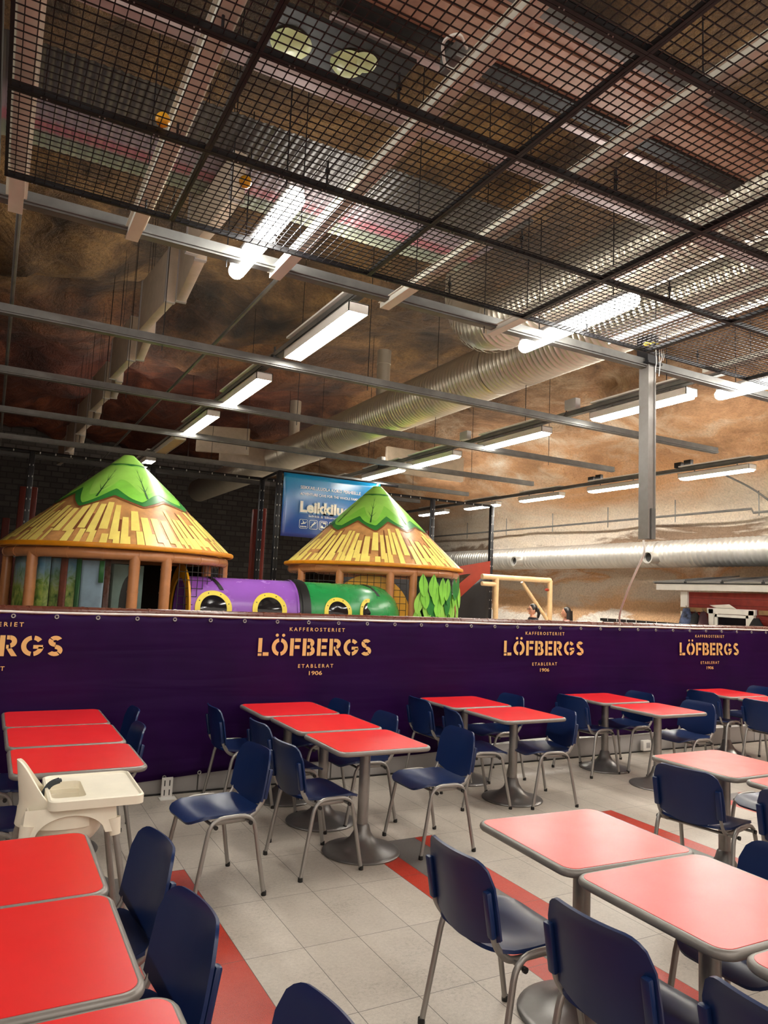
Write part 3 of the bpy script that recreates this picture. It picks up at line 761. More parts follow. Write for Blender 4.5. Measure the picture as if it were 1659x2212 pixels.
for i, (a, c) in enumerate([(2.27, 2.90), (3.29, 3.94), (4.24, 4.89), (5.03, 5.68), (6.05, 6.7), (7.0, 7.6)]):
    fixture(2.85*DL, a*DL, c*DL, ZL, f'lit strip light of the middle light row, {ordn[i]} from the pillar')
for i, (a, c) in enumerate([(2.2, 2.83), (3.25, 3.86), (4.22, 4.85), (5.22, 5.82), (6.2, 6.8), (7.2, 7.8)]):
    fixture(4.72*DL, a*DL, c*DL, ZL, (f'lit strip light along the right-hand wall, {ordn[i-1]} from the right edge' if i else 'lit strip light along the right-hand wall just outside the right edge'), dm='lit3')
for xu, ya, yb, lb in ((1.08, 2.2, 8.0, 'left'), (2.85, 2.1, 8.0, 'middle'), (4.72, 2.1, 8.2, 'right-hand wall')):
    b = B(); Y0, Y1 = ya*DL, yb*DL; b.box((xu*DL, (Y0+Y1)/2, ZL+.155), (.075, Y1-Y0, .03)); b.box((xu*DL-.045, (Y0+Y1)/2, ZL+.18), (.012, Y1-Y0, .05)); b.box((xu*DL+.045, (Y0+Y1)/2, ZL+.18), (.012, Y1-Y0, .05))
    tag(b.obj('cable_tray', M['galv']), f'long metal cable tray carrying the {lb} light row', 'cable tray')
def capsule(x, ya, yb, z, label):
    o = thing('tube_light', label, 'light', (x, (ya+yb)/2, z), group='rounded tube lights above the mesh')
    L = yb-ya; R = Matrix.Rotation(PI/2, 3, 'X'); b = B()
    prof = [(.001, -L/2), (.04, -L/2+.008), (.058, -L/2+.035), (.062, -L/2+.07), (.062, L/2-.07), (.058, L/2-.035), (.04, L/2-.008), (.001, L/2)]
    b.lathe(prof, seg=20, R=R); b.obj('diffuser', M['lit2'], o)
    b = B(); b.box((0, 0, .062), (.11, L-.06, .05), bev=.015); b.obj('housing', M['plinth'], o)
    for q in (-.32, .32): b = B(); b.tube([(0, L*q, .08), (0, L*q, 1.2)], .005, seg=6); b.obj('hanger_rod', M['blacksteel'], o)
DT = 2.40; ZT = H+DT
capsule(.603*DT, 1.66*DT, 2.21*DT, ZT, 'bright rounded tube light reaching out from under the mesh at left centre')
capsule(1.785*DT, 1.63*DT, 2.225*DT, ZT, 'bright rounded tube light crossing the mesh edge in front of the big duct')
capsule(2.945*DT, 1.64*DT, 2.21*DT, ZT, 'bright rounded tube light crossing the mesh edge at the right border')
# unseen copies added behind and beside the camera to light the cafe
for i, (x, y) in enumerate([(-2.2, 1.2), (-2.2, 4.6), (1.45, -1.2), (4.4, -1.4), (7.2, .3), (7.2, 2.6), (10.2, 3.2), (1.45, -4.2), (4.4, -4.4), (-2.2, -2)]):
    capsule(x, y-.7, y+.7, 4.55, 'unseen tube light added over the cafe outside the picture, ' + ['far left front', 'far left back', 'behind the viewer left', 'behind the viewer right', 'at the right near', 'at the right far', 'near the right wall', 'rear left', 'rear right', 'left of the viewer'][i])
# ------------------------------------------------------------------ things above the mesh
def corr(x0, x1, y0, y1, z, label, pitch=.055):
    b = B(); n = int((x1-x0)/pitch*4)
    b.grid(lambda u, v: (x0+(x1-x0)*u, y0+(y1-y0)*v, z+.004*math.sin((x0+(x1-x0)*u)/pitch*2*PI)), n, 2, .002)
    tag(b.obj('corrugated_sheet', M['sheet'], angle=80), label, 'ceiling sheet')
corr(-1.5, 3.9, 1.43*3.3, 1.795*3.3, H+3.3, 'corrugated sheet with painted-on pink and green reflections hung above the mesh')
b = B(); b.box((2.2, 1.262*2.6, H+2.6), (7.5, .075, .05)); tag(b.obj('steel_rail', M['pinkrail']), 'pinkish rail crossing above the mesh in front of the corrugated sheet', 'rail')
dk = thing('slatted_platform', 'pale slatted timber platform with dark gaps above the mesh at upper right', 'platform', (0, 0, H+3.0))
rnd = random.Random(8)
for k in range(7):
    b = B(); y = 2.70+.062*k; x0 = 1.5+rnd.uniform(-.1, .1)
    b.box((3.6, y, rnd.uniform(-.01, .01)), (4.6, .05, .018)); b.obj('slat', M['deckwood'], dk)
b = B(); b.box((3.6, 3.13, .0), (4.6, .11, .05)); b.obj('gap_shade_strip', M['darkboard'], dk)  # solid dark strip stands in for the shade in the gap
b = B(); b.box((3.6, 3.25, -.02), (4.6, .045, .04)); b.obj('front_rail', M['pinkrail'], dk)
b = B(); b.box((3.6, 2.66, .0), (4.6, .035, .06)); b.obj('rear_rail', M['galv'], dk)
for k in range(6):
    b = B(); b.box((1.7+.72*k, 2.97, .03), (.035, .7, .035)); b.obj('bearer', M['wood'], dk)
lp = thing('lamp_board', 'dark ceiling board with round pale green lamp domes above the mesh', 'lamp board', (1.40, 3.33, H+2.85))
b = B(); b.box((0, 0, .02), (.75, .34, .02)); b.obj('board', M['darkboard'], lp)
for x, y, r in ((-.26, .06, .11), (.06, .03, .10), (.13, -.03, .07)):
    b = B(); b.lathe([(.001, -.03*r/.1), (r*.5, -.026), (r*.85, -.012), (r, .01)], seg=24, c=(x, y, .0)); b.obj('lamp_dome', M['lampgreen'], lp)
bx = thing('junction_box', 'grey junction box with looping white cable above the mesh', 'box', (1.92, 2.92, H+2.75))
b = B(); b.box((0, 0, 0), (.2, .16, .09), bev=.01); b.obj('box_body', M['galv'], bx)
b = B(); b.tube([(-.05, -.1, 0), (-.16, -.2, -.03), (-.2, -.1, -.02), (-.1, .02, -.05), (0, -.02, -.05)], .008, seg=8, fil=.08); b.obj('looped_cable', M['white'], bx)
for x, y, lb in ((.55, 3.535, 'yellow plastic ball lying on the mesh, upper one at left'), (1.075, 3.848, 'yellow plastic ball lying on the mesh beside the first tube light')):
    b = B(); b.sphere((0, 0, 0), .036, seg=24); tag(b.obj('plastic_ball', M['amber'], loc=(x, y, ZM+.045)), lb, 'ball', 'yellow balls on the mesh')
rg = thing('toy_rag', 'small yellow and black cloth toy with dangling strings at the mesh edge', 'toy', (4.99, 4.37, ZM+.01))
b = B(); rnd = random.Random(2)
for k in range(6): b.sphere((rnd.uniform(-.06, .06), rnd.uniform(-.02, .04), .02+rnd.uniform(0, .03)), .03, seg=10, sc=(1.3, 1, .6))
b.obj('cloth_body', M['yellow'], rg)
b = B(); b.sphere((-.02, -.01, .02), .028, seg=10); b.sphere((.05, .0, .015), .024, seg=10); b.obj('dark_patch', M['black'], rg)
for x, l in ((-.01, .22), (.035, .25), (.06, .12), (.085, .1)):
    b = B(); b.tube([(x, -.03, 0), (x+.008, -.032, -l*.6), (x-.004, -.03, -l)], .003, seg=6); b.obj('string', M['white'], rg)
# ventilation ducts
def ribs(L, r, pitch=.05, amp=.016):
    out = []; n = int(L/pitch)
    for i in range(n+1):
        z = i*pitch; out += [(r, z), (r+amp*.8, z+pitch*.12), (r+amp, z+pitch*.2), (r+amp*.8, z+pitch*.28), (r, z+pitch*.4)]
    return out
RY = Matrix(((1, 0, 0), (0, 0, 1), (0, -1, 0)))    # local z to world +y
def duct(x, z, y0, y1, r, label, pitch=.05, m='duct', branches=()):
    o = thing('ventilation_duct', label, 'duct', (x, y0, z))
    b = B(); b.lathe(ribs(y1-y0, r, pitch), seg=40, R=RY); b.obj('spiral_tube', M[m], o, angle=180)
    for yb in branches:
        b = B(); b.lathe([(r*.34, 0), (r*.34, .95), (r*.36, .95), (r*.36, 1.2)], seg=20, c=(0, yb-y0, 0)); b.obj('branch_pipe', M[m], o)
    k = 1.4
    while k < y1-y0:
        b = B(); b.lathe([(r+.010, k), (r+.010, k+.05)], seg=40, R=RY); b.obj('joint_collar', M[m], o); k += 2.6
    return o
M['duct'] = mat('galvanised_spiral_duct', '#c9c2b2', .34, .72, .06, 4)
M['wallduct'] = mat('silver_wall_duct', '#aeaba5', .4, .65, .06, 4)
duct(5.88, 4.88, 1.2, 24, .355, 'big galvanised spiral duct running away under the vault at centre', .08, branches=(11.2, 15.5))
d2 = thing('ventilation_duct', 'second wide spiral duct with a bent end behind the mesh edge', 'duct', (4.71, .3, 4.78))
b = B(); R2 = .34; pts = [(0, 6.55, .75), (0, 6.52, .45), (0, 6.40, .2), (0, 6.18, .05), (0, 5.9, 0)]
b.tube(pts, .30, seg=36, fil=.12)
for i in range(14):
    a = PI/2*i/13; b.tube([(0, 5.95+.62*math.sin(a)*.98, .62-.62*math.cos(a)), (0, 5.97+.62*math.sin(a)*.98, .62-.62*math.cos(a)+.02*math.sin(a))], .308, seg=36, cap=False)
b.obj('elbow', M['duct'], d2)
b = B(); b.lathe(ribs(5.2, .30, .08), seg=40, R=RY, c=(0, .7, 0)); b.obj('spiral_tube', M['duct'], d2, angle=180)
duct(13.05, 2.88, 2, 26, .285, 'long silver spiral duct running along the right-hand wall', .12, 'wallduct')
for y, lb in ((11.15, 'short open duct stub below the pillar foot'), (15.75, 'short open duct stub beside the black net corner')):
    o = thing('duct_stub', lb, 'duct', (12.83, y, 2.78)); R = Matrix.Rotation(-PI/2, 3, 'Y')
    b = B(); b.lathe([(.125, 0), (.125, .25), (.135, .25), (.135, .28), (.108, .28), (.105, .2)], seg=24, R=R); b.obj('stub_pipe', M['wallduct'], o)
    b = B(); b.lathe([(.001, .21), (.106, .21)], seg=24, R=R); b.obj('opening_shade_disc', M['black'], o)  # black disc stands in for the shade inside the open stub
b = B(); b.tube([(13.25, 7.5, 3.66), (13.25, 9.12, 3.67), (13.25, 9.16, 3.75), (13.25, 22, 3.75)], .025, seg=8); tag(b.obj('wall_pipe', M['galv']), 'thin horizontal sprinkler pipe along the painted right-hand wall', 'pipe')
for i in range(7):
    b = B(); b.tube([(13.25, 9.0+2.0*i, 3.6), (13.25, 9.0+2.0*i, 4.1)], .012, seg=6); tag(b.obj('pipe_hanger', M['galv']), f'short pipe hanger on the right wall sprinkler pipe, {ordn[i]} from the right', 'hanger', 'pipe hangers on the right wall')
# wrapped insulation slabs hanging in a staggered line
rnd = random.Random(11); y = 5.15
for i in range(13):
    L = 1.15; o = thing('insulation_slab', f'white wrapped insulation slab hanging edge-on under the vault, number {["one","two","three","four","five","six","seven","eight","nine","ten","eleven","twelve","thirteen"][i]} from the mesh', 'insulation slab', (1.40+.05*((i % 2)*2-1), y+L/2, 4.66), rad((-1)**i*4), 'hanging insulation slabs')
    b = B(); b.box((0, 0, .30), (.10, L, .60), bev=.012); b.obj('wrapped_slab', M['offwhite'], o)
    b = B()
    for s in (-1, 1): b.box((0, s*(L/2-.03), .30), (.108, .05, .608))
    b.obj('tape_band', M['plinth'], o)
    b = B(); b.tube([(0, -.35, .6), (0, -.35, 1.9)], .003, seg=6); b.tube([(0, .35, .6), (0, .35, 1.9)], .003, seg=6); b.obj('hanger_wire', M['blacksteel'], o)
    y += L+.02
# other wrapped slabs near the far duct
for i, (x, y, z, rz, lb) in enumerate([(4.1, 15.0, 4.55, 70, 'pinkish wrapped slab hanging left of the red-lit duct'), (5.0, 16.5, 4.6, 90, 'pinkish wrapped slab hanging across the red-lit duct'), (8.3, 13.6, 4.35, 90, 'beige wrapped slab behind the middle light row')]):
    o = thing('insulation_slab', lb, 'insulation slab', (x, y, z), rad(rz), 'hanging insulation slabs'); b = B(); b.box((0, 0, .28), (.1, 1.1 if i < 2 else 2.0, .56), bev=.012); b.obj('wrapped_slab', M['offwhite'], o)
# ------------------------------------------------------------------ play huts
def hut(cx, cy, apex, ez, R, label, seed, kind):
    h = thing('play_hut', label, 'play hut', (cx, cy, 0)); rnd = random.Random(seed); H0 = apex-ez
    def pt(a, t, off=0.0):      # on the cone; facets sag a little between the seams
        r = (R+off*.6)*(1-t)+.07*t; sag = 1-.02*abs(math.sin(4*a))*(1-t)
        return (r*sag*math.cos(a), r*sag*math.sin(a), ez+H0*t+off)
    b = B()
    def patch(a0, a1, t0, t1, mi, off, na=3, nt=3, skew=0.0, tb=None):
        vs = []; fs = []
        for i in range(na+1):
            a = a0+(a1-a0)*i/na
            for j in range(nt+1):
                t = t0+(t1-t0)*j/nt; vs.append(pt(a+skew*(t-t0), t, off))
        for i in range(na):
            for j in range(nt): fs.append((i*(nt+1)+j, (i+1)*(nt+1)+j, (i+1)*(nt+1)+j+1, i*(nt+1)+j+1))
        b.add(vs, fs, mi, True)
    patch(0, 2*PI, 0, 1, 0, 0, 96, 10)
    a = 0.0
    while a < 2*PI:
        w = rad(rnd.uniform(2.6, 5.5)); t0 = rnd.choice([.0, .0, .04, .10, .14]); t1 = t0+rnd.uniform(.2, .38)
        patch(a, a+w*.9, t0, min(.43, t1), 1, .006, 2, 4, rnd.uniform(-.03, .03)); 
        if rnd.random() < .8: patch(a+w*.5, a+w*1.15, .0, rnd.uniform(.06, .14), 1, .006, 2, 2)
        if rnd.random() < .5: patch(a+w*.9, a+w*1.2, rnd.uniform(0, .1), rnd.uniform(.2, .4), 2, .005, 1, 4)
        a += w*1.25
    # leaf cap with a zig-zag lower edge
    na = 192; knots = []; a = 0.0; k = 0
    while a < 2*PI-.12:
        knots.append((a, (.50 if k % 2 else .385)+rnd.uniform(-.03, .03))); a += rad(rnd.uniform(14, 25)); k += 1
    knots.append((2*PI, knots[0][1]))
    def low(a):
        for (p, q), (r, s_) in zip(knots, knots[1:]):
            if p <= a <= r: return q+(s_-q)*(a-p)/(r-p)
        return .45
    def ring(f0, f1, mi, off):
        vs = []; fs = []; nt = 5
        for i in range(na+1):
            a = 2*PI*i/na; t0, t1 = f0(a), f1(a)
            for j in range(nt+1): vs.append(pt(a, t0+(t1-t0)*j/nt, off))
        for i in range(na):
            for j in range(nt): fs.append((i*(nt+1)+j, (i+1)*(nt+1)+j, (i+1)*(nt+1)+j+1, i*(nt+1)+j+1))
        b.add(vs, fs, mi, True)
    ring(lambda a: low(a)-.018, lambda a: low(a)+.05, 2, .009)
    ring(low, lambda a: low(a)+.10, 5, .012)
    ring(lambda a: low(a)+.055+.02*math.sin(9*a), lambda a: .90, 3, .015)
    ring(lambda a: low(a)+.16+.05*math.sin(7*a+1), lambda a: .86, 4, .018)
    ring(lambda a: .862+.012*abs(math.sin(4*a)), lambda a: .89, 5, .02); ring(lambda a: .885, lambda a: 1.0, 4, .022)
    for k in range(8):
        a = 2*PI*k/8+.2; t0 = low(a % (2*PI))+.06
        vs = [pt(a-.016*(1-i/8), t0+(.86-t0)*i/8, .022) for i in range(9)]+[pt(a+.016*(1-i/8), t0+(.86-t0)*i/8, .022) for i in range(9)]
        b.add(vs, [(i, i+1, 10+i, 9+i) for i in range(8)], 6, True)
        for j in range(3):
            for s_ in (-1, 1):
                t1 = t0+.07+.11*j; vs = [pt(a, t1, .023), pt(a, t1+.012, .023), pt(a+s_*.13*(1-.18*j), t1+.085, .023)]; b.add(vs, [(0, 1, 2)], 6, True)
    b.sphere((0, 0, ez+H0), .07, 4, 16, (1, 1, .3))
    b.obj('canvas_roof', [M['thatch'], M['thatch_y'], M['thatch_d'], M['leaf'], M['leaf_l'], M['leaf_d'], M['vein']], h, angle=180)
    b = B(); n = 64; b.tube([((R+.008)*math.cos(2*PI*i/n), (R+.008)*math.sin(2*PI*i/n), ez-.022) for i in range(n)], .02, seg=8, closed=True, ry=.03); b.obj('eave_trim', M['orange'], h)
    RP = R-.10; zr = ez-.115
    b = B(); b.tube([(RP*math.cos(2*PI*i/n), RP*math.sin(2*PI*i/n), zr) for i in range(n)], .062, seg=12, closed=True)
    for i in range(0, n, 3):
        a0, a1 = 2*PI*i/n, 2*PI*(i+.18)/n; b.tube([(RP*math.cos(a0), RP*math.sin(a0), zr), (RP*math.cos(a1), RP*math.sin(a1), zr)], .067, seg=12)
    b.obj('ring_rail', M['brownpad'], h)
    angs = {1: (-144, -91.5, -75.5, -21, -14, 60, 130, 170), 2: (-172, -139, -107, -91.5, -36, 20, 75, 128)}[kind]
    for a in angs:
        rp = RP*.84 if (kind == 1 and a == -21) else RP
        a = rad(a); x, y = rp*math.cos(a), rp*math.sin(a); b = B(); r = .062
        b.tube([(x, y, .02), (x, y, zr)], r, seg=14)
        for z in (.5, .95, 1.35, 1.62, 1.9): b.tube([(x, y, z), (x, y, z+.02)], r+.004, seg=14)
        b.obj('post', M['brownpad'], h)
    # cargo net between the posts, on the side towards the viewer
    b = B(); a0, a1 = ((-68, 40) if kind == 1 else (-180, -96)); cell = .1
    n = int(rad(a1-a0)*RP/cell)
    for i in range(n+1):
        a = rad(a0+(a1-a0)*i/n); b.tube([(RP*math.cos(a), RP*math.sin(a), .6), (RP*math.cos(a), RP*math.sin(a), zr)], .0045, seg=5, cap=False)
    z = .9
    while z < zr:
        b.tube([(RP*math.cos(rad(a0+(a1-a0)*i/n)), RP*math.sin(rad(a0+(a1-a0)*i/n)), z) for i in range(n+1)], .0045, seg=5, cap=False); z += cell
    b.obj('cargo_net', M['black'], h)
    return h, RP, zr
def wallseg(h, RP, a0, a1, z0, z1, m, name, th=.01, n=8):
    b = B(); b.grid(lambda u, v: (RP*math.cos(rad(a0+(a1-a0)*u)), RP*math.sin(rad(a0+(a1-a0)*u)), z0+(z1-z0)*v), n, 2, th); return b.obj(name, m, h, angle=180)
h1, RP, zr = hut(1.515, 10.2, 3.42, 2.17, 1.45, 'larger play hut with leafy green and thatch-painted cone roof at left', 3, 1)
wallseg(h1, RP-.10, 180, 224, .4, zr-.06, M['mural'], 'mural_panel')
wallseg(h1, RP-.085, 206, 211, .4, zr-.06, M['muralred'], 'painted_trunk', .012, 3)
wallseg(h1, RP-.12, 224, 240, .4, zr-.07, M['mural'], 'mural_panel')
wallseg(h1, RP-.10, 230.5, 234.5, .4, zr-.07, M['muralred'], 'painted_trunk', .012, 3)
wallseg(h1, RP-.10, 239.5, 242, .4, zr-.07, M['muralgreen'], 'green_strip', .012, 3)
wallseg(h1, RP-.12, 242, 254, .4, zr-.08, M['muralblue'], 'sky_panel', .012)
wallseg(h1, RP-.09, 251.5, 254, 1.72, zr-.08, M['leaf_d'], 'painted_branch', .006, 3)
wallseg(h1, RP-.14, 254, 257, .4, zr-.05, M['darkbrown'], 'inner_post', .05, 4)
wallseg(h1, RP-.2, 0, 180, .4, zr-.05, M['interior'], 'interior_shade_panel')  # dark sheet stands in for the shade inside the hut
wallseg(h1, RP-.02, 224, 268, .6, zr-.05, M['finenet'], 'fine_net', .0)
b = B(); Rm = Matrix.Rotation(rad(25), 3, 'Z'); b.box((-.02, -.85, 1.2), (.42, .03, 1.5), R=Rm); b.obj('teal_board', M['mint'], h1)
b = B(); b.prism([(.13*math.cos(rad(k)), .38*math.sin(rad(k))) for k in range(0, 360, 15)], -.001, .002, 0, lambda x, y, z: tuple(Rm @ Vector((x+.02, -.018-z, y+1.45))+Vector((-.02, -.85, 0)))); b.obj('doorway', M['black'], h1)
h2, RP2, zr2 = hut(5.757, 11.0, 3.55, 2.20, 1.50, 'smaller play hut with leafy green cone roof in front of the blue poster', 7, 2)
wallseg(h2, RP2-.25, 95, 190, .4, zr2-.05, M['interior'], 'interior_shade_panel')  # shade at the back of the hut, put in as a dark sheet
wallseg(h2, RP2+.01, -90, -47, .5, zr2-.06, M['finenet'], 'clear_curtain', .0)
wallseg(h2, RP2+.0, -50, -30, .5, zr2-.06, mat('grey_camouflage_vinyl', '#77747a', .3, 0, .5, 5), 'grey_curtain', .004)
wallseg(h2, RP2-.01, -89, -52, .5, zr2-.06, mat('dark_leaf_backing', '#1e4a30', .4, 0, .2, 5), 'leaf_backing', .004)
b = B(); rnd = random.Random(5)
rows = [(2.06-.13*k, -89+(q+.5*(k % 2))*7.2) for k in range(8) for q in range(6)]
for i, (z, a) in enumerate(rows):
    L = .36; wv = .085; a += rnd.uniform(-2, 2); z += rnd.uniform(-.04, .03); tl = rnd.uniform(-.35, .35); vs = []
    r = RP2+.012+.003*(len(rows)-i)
    def lp_(s, t):
        ss = s+t*tl*.5; aa = rad(a)+ss/r; return (r*math.cos(aa), r*math.sin(aa), z-t)
    prof = [(0, .0), (.55, .06), (.95, .14), (1, .2), (.8, .27), (.4, .33), (0, .36)]
    pl_ = [lp_(wv*w_, t) for w_, t in prof]+[lp_(-wv*w_, t) for w_, t in prof[-2:0:-1]]
    b.add(pl_, [tuple(range(len(pl_)))], rnd.choice([0, 0, 1, 2]), False)
    r += .002; b.add([lp_(-.005, 0), lp_(.005, 0), lp_(0, .34)], [(0, 1, 2)], 3, False)
b.obj('leaf_print', [M['leaf'], M['leaf_l'], M['leaf_d'], M['vein']], h2)
b = B(); b.box((.55, .05, 1.5), (.10, .02, .5)); b.obj('white_notice', M['white'], h2)
# ------------------------------------------------------------------ crawl tunnel
tn = thing('crawl_tunnel', 'purple and green plastic crawl tunnel joining the two huts', 'play tunnel', (0, 0, 0))
TY, TZ, TR = 9.5, 1.40, .455
def tun(pts, m, name):
    b = B(); b.tube(pts, TR, seg=40, cap=False, fil=.25); return b.obj(name, m, tn, angle=180)
pu = tun([(2.2, TY, TZ), (3.0, TY, TZ), (3.70, TY, TZ)], M['purple'], 'purple_tube')
gpts = [(3.78, TY, TZ)]+[(4.45+.8*math.sin(rad(a)), TY+.8*(1-math.cos(rad(a))), TZ) for a in range(0, 61, 6)]
gr = tun(gpts, M['green'], 'green_tube')
b = B(); b.tube([(3.66, TY, TZ), (3.82, TY, TZ)], TR+.018, seg=40, cap=False); b.tube([(3.70, TY, TZ), (3.78, TY, TZ)], TR+.03, seg=40, cap=False)
b.obj('black_joint_ring', M['black'], tn)
b = B(); b.tube([(3.63, TY, TZ), (3.655, TY, TZ)], TR+.016, seg=40, cap=False); b.obj('purple_flange', M['purple'], tn)
def window(ax, r=.235, bend=None, wx=1.0):
    def mp(x, z, off):
        th = z/TR; rr = TR+off
        return (ax+x*wx, TY-rr*math.cos(th)+(bend(ax+x*wx) if bend else 0), TZ+rr*math.sin(th))
    zc = .06; n = 40; b = B(); vs = []; fs = []
    for k in range(n):
        a = 2*PI*k/n
        for q, off in ((r, .0), (r, .016), (r*.72, .016), (r*.72, .0)): vs.append(mp(q*math.cos(a), zc+q*math.sin(a), off))
    for k in range(n):
        for j in range(4): fs.append((k*4+j, ((k+1) % n)*4+j, ((k+1) % n)*4+(j+1) % 4, k*4+(j+1) % 4))
    b.add(vs, fs, 0, True); o = b.obj('window_ring', M['yellow'], tn)
    b = B(); vs = [mp(0, zc, .022)]+[mp(r*.73*math.cos(2*PI*k/n), zc+r*.73*math.sin(2*PI*k/n), .012) for k in range(n)]
    b.add(vs, [(0, 1+k, 1+(k+1) % n) for k in range(n)], 0, True); b.obj('window_bubble', M['darkglass'], o)
    b = B()
    for k in range(8): b.sphere(mp(r*.86*math.cos(k*PI/4+.3), zc+r*.86*math.sin(k*PI/4+.3), .018), .008, seg=6)
    b.obj('screw', M['black'], o)
window(2.50); window(3.24); window(4.22, .205)
window(4.72, .205, lambda x: .8*(1-math.sqrt(max(0, 1-min(1, max(0, (x-4.45)/.8))**2))), .8)
def flange(c, ang, r0, r1, name):
    R = Matrix.Rotation(rad(ang), 3, 'Z') @ Matrix.Rotation(PI/2, 3, 'Y'); b = B()
    b.lathe([(r0, -.012), (r1, -.012), (r1, .012), (r0, .012), (r0, -.012)], seg=48, R=R, c=c); o = b.obj(name, M['amber'], tn)
flange((2.17, TY, TZ), 0, TR-.02, .60, 'amber_end_panel'); flange((5.16, 9.93, TZ), 60, TR-.02, .62, 'amber_end_panel')
for x, a in ((2.62, 0), (4.95, 30)):
    b = B(); b.grid(lambda u, v: (x-.12*u+.05*(v-.5), TY+(.12 if a else 0)-(TR+.006)*math.cos(rad(40+45*u)), TZ+(TR+.006)*math.sin(rad(40+45*u))), 8, 2, .005); b.obj('strap_bracket', M['black'], tn)
# ------------------------------------------------------------------ netted fence, poster
FZ = 3.94
def post(x, y, z1, label, w=.09):
    o = thing('fence_post', label, 'post', (x, y, 0), group='black fence posts of the play area'); b = B(); b.box((0, 0, z1/2), (w, w, z1), bev=.008); b.obj('post_tube', M['blacksteel'], o)
    b = B()
    for k in range(12):
        for s in (-1, 1): b.box((s*.028, -w/2-.002, 1.5+.2*k), (.012, .006, .03))
    b.obj('lacing', M['plinth'], o)
for x, y, lb in ((.47, 14, 'black netted fence post behind the left hut, at the left edge'), (2.53, 14, 'black fence post right behind the leafy apex of the left hut'), (4.69, 14, 'black fence post left of the blue poster, farther one'), (4.63, 12.85, 'black fence post at the left edge of the blue poster'), (8.78, 14, 'black fence post right of the small hut roof'), (10.46, 14, 'black corner post at the right end of the netted fence'), (-1.7, 14, 'black fence post outside the left edge')):
    post(x, y, FZ, lb)
def netpanel(x0, x1, y, z0, z1, label):
    o = thing('net_panel', label, 'net', (x0, y, 0)); b = B(); b.add([(0.05, 0, z0), (x1-x0-.05, 0, z0), (x1-x0-.05, 0, z1), (.05, 0, z1)], [(0, 1, 2, 3)], 0, False); b.obj('netting', M['net'], o)
    b = B(); b.tube([(0, 0, z1), (x1-x0, 0, z1)], .03, seg=8)
    b.obj('top_rail', M['blacksteel'], o)
    b = B()
    for k in range(int((x1-x0)/.25)): b.box((.12+.25*k, -.03, z1-.01), (.02, .008, .035))
    b.obj('tie', M['plinth'], o)
netpanel(-1.7, .47, 14, 0, FZ, 'dark netting panel at the far left behind the left hut')
netpanel(.47, 2.53, 14, 0, FZ, 'dark netting panel behind the left hut roof')
netpanel(2.53, 4.69, 14, 0, FZ, 'dark netting panel between the left hut and the blue poster')
netpanel(4.8, 8.78, 14, 0, FZ, 'dark netting panel behind the small hut')
netpanel(8.78, 10.46, 14, 0, FZ, 'dark netting panel ending at the corner post by the painted wall')
b = B(); b.tube([(4.69, 14, FZ), (4.63, 12.85, FZ)], .03, seg=8); b.tube([(4.63, 12.85, FZ), (7.2, 12.85, FZ)], .028, seg=8); tag(b.obj('fence_rail', M['blacksteel']), 'black rail stepping forward to the poster corner', 'rail')
tp = thing('tarpaulin', 'black tarpaulin with red diagonal band on the fence right of the small hut', 'tarpaulin', (8.8, 13.95, 0))
b = B(); b.grid(lambda u, v: (1.62*u, .02*noise.noise(Vector((u*5, v*7, 1))), .3+2.05*v if u > .999 else .3+(1.3+.9*u*.9)*v), 14, 10, .004); b.obj('black_sheet', M['tarp'], tp, angle=180)
b = B(); b.add([(-.1, -.03, 2.28), (1.6, -.03, 2.62), (1.6, -.03, 2.30), (.95, -.03, 2.28), (-.1, -.03, 2.08)], [(0, 1, 2, 3, 4)], 0, False); b.add([(1.2, -.035, 2.40), (1.6, -.035, 2.42), (.55, -.035, 1.55), (.2, -.035, 1.25), (.2, -.035, 1.65)], [(0, 1, 2, 3, 4)], 0, False); b.obj('red_band', M['redpad'], tp)
for x, y, z0, z1, lb in ((.39, 14.35, 0, 3.35, 'red padded post left of the far left fence post'), (.56, 14.35, 0, 3.36, 'red padded post right of the far left fence post'), (.17, 14.5, 0, 2.78, 'short red padded block at the far left behind the hut roof'), (4.70, 14.35, 0, 3.35, 'red padded post just left of the poster fence post'), (4.85, 14.3, 0, 3.38, 'red padded strip between the two poster fence posts'), (8.95, 14.4, 0, 3.25, 'red padded post seen through the net right of the small hut roof')):
    b = B(); b.box((0, 0, (z0+z1)/2), (.12, .12, z1-z0), bev=.02); tag(b.obj('padded_post', M['redpad'], loc=(x, y, 0)), lb, 'post')
t2 = thing('tarpaulin', 'black tarpaulin with red diagonal bars seen through the small hut', 'tarpaulin', (6.3, 13.93, 0))
b = B(); b.grid(lambda u, v: (2.4*u, .02*noise.noise(Vector((u*6, v*7, 4))), .3+2.0*v), 14, 10, .004); b.obj('black_sheet', M['tarp'], t2, angle=180)
for P in (((.72, 1.68), (1.08, 2.10), (1.36, 2.12), (.76, 1.42)), ((1.05, 1.32), (1.62, 1.82), (1.62, 1.52), (1.35, 1.26))):
    b = B(); b.prism(P, 0, .03, 0, lambda x, y, z: (x, -.03-z, y)); b.obj('red_bar', M['redpad'], t2)
po = thing('poster', 'blue printed poster with white Finnish lettering on the fence behind the small hut', 'poster', (4.70, 12.80, 3.93))
b = B(); b.grid(lambda u, v: (2.06*u, -.004-.012*noise.noise(Vector((u*2.2, v*2, 5))), -1.2+1.2*v), 24, 14, .003); b.obj('printed_sheet', M['poster'], po, angle=180)
def pm(x0, z0): return lambda X, Y: (x0+X, -.03, z0+Y)
b = B()
text_mesh(b, 'SEIKKAILULUOLA KOKO PERHEELLE', .085, pm(.98, -.275), 0, .001, 1.28); text_mesh(b, 'ADVENTURE CAVE FOR THE WHOLE FAMILY', .07, pm(.98, -.395), 0, .001, 1.28)
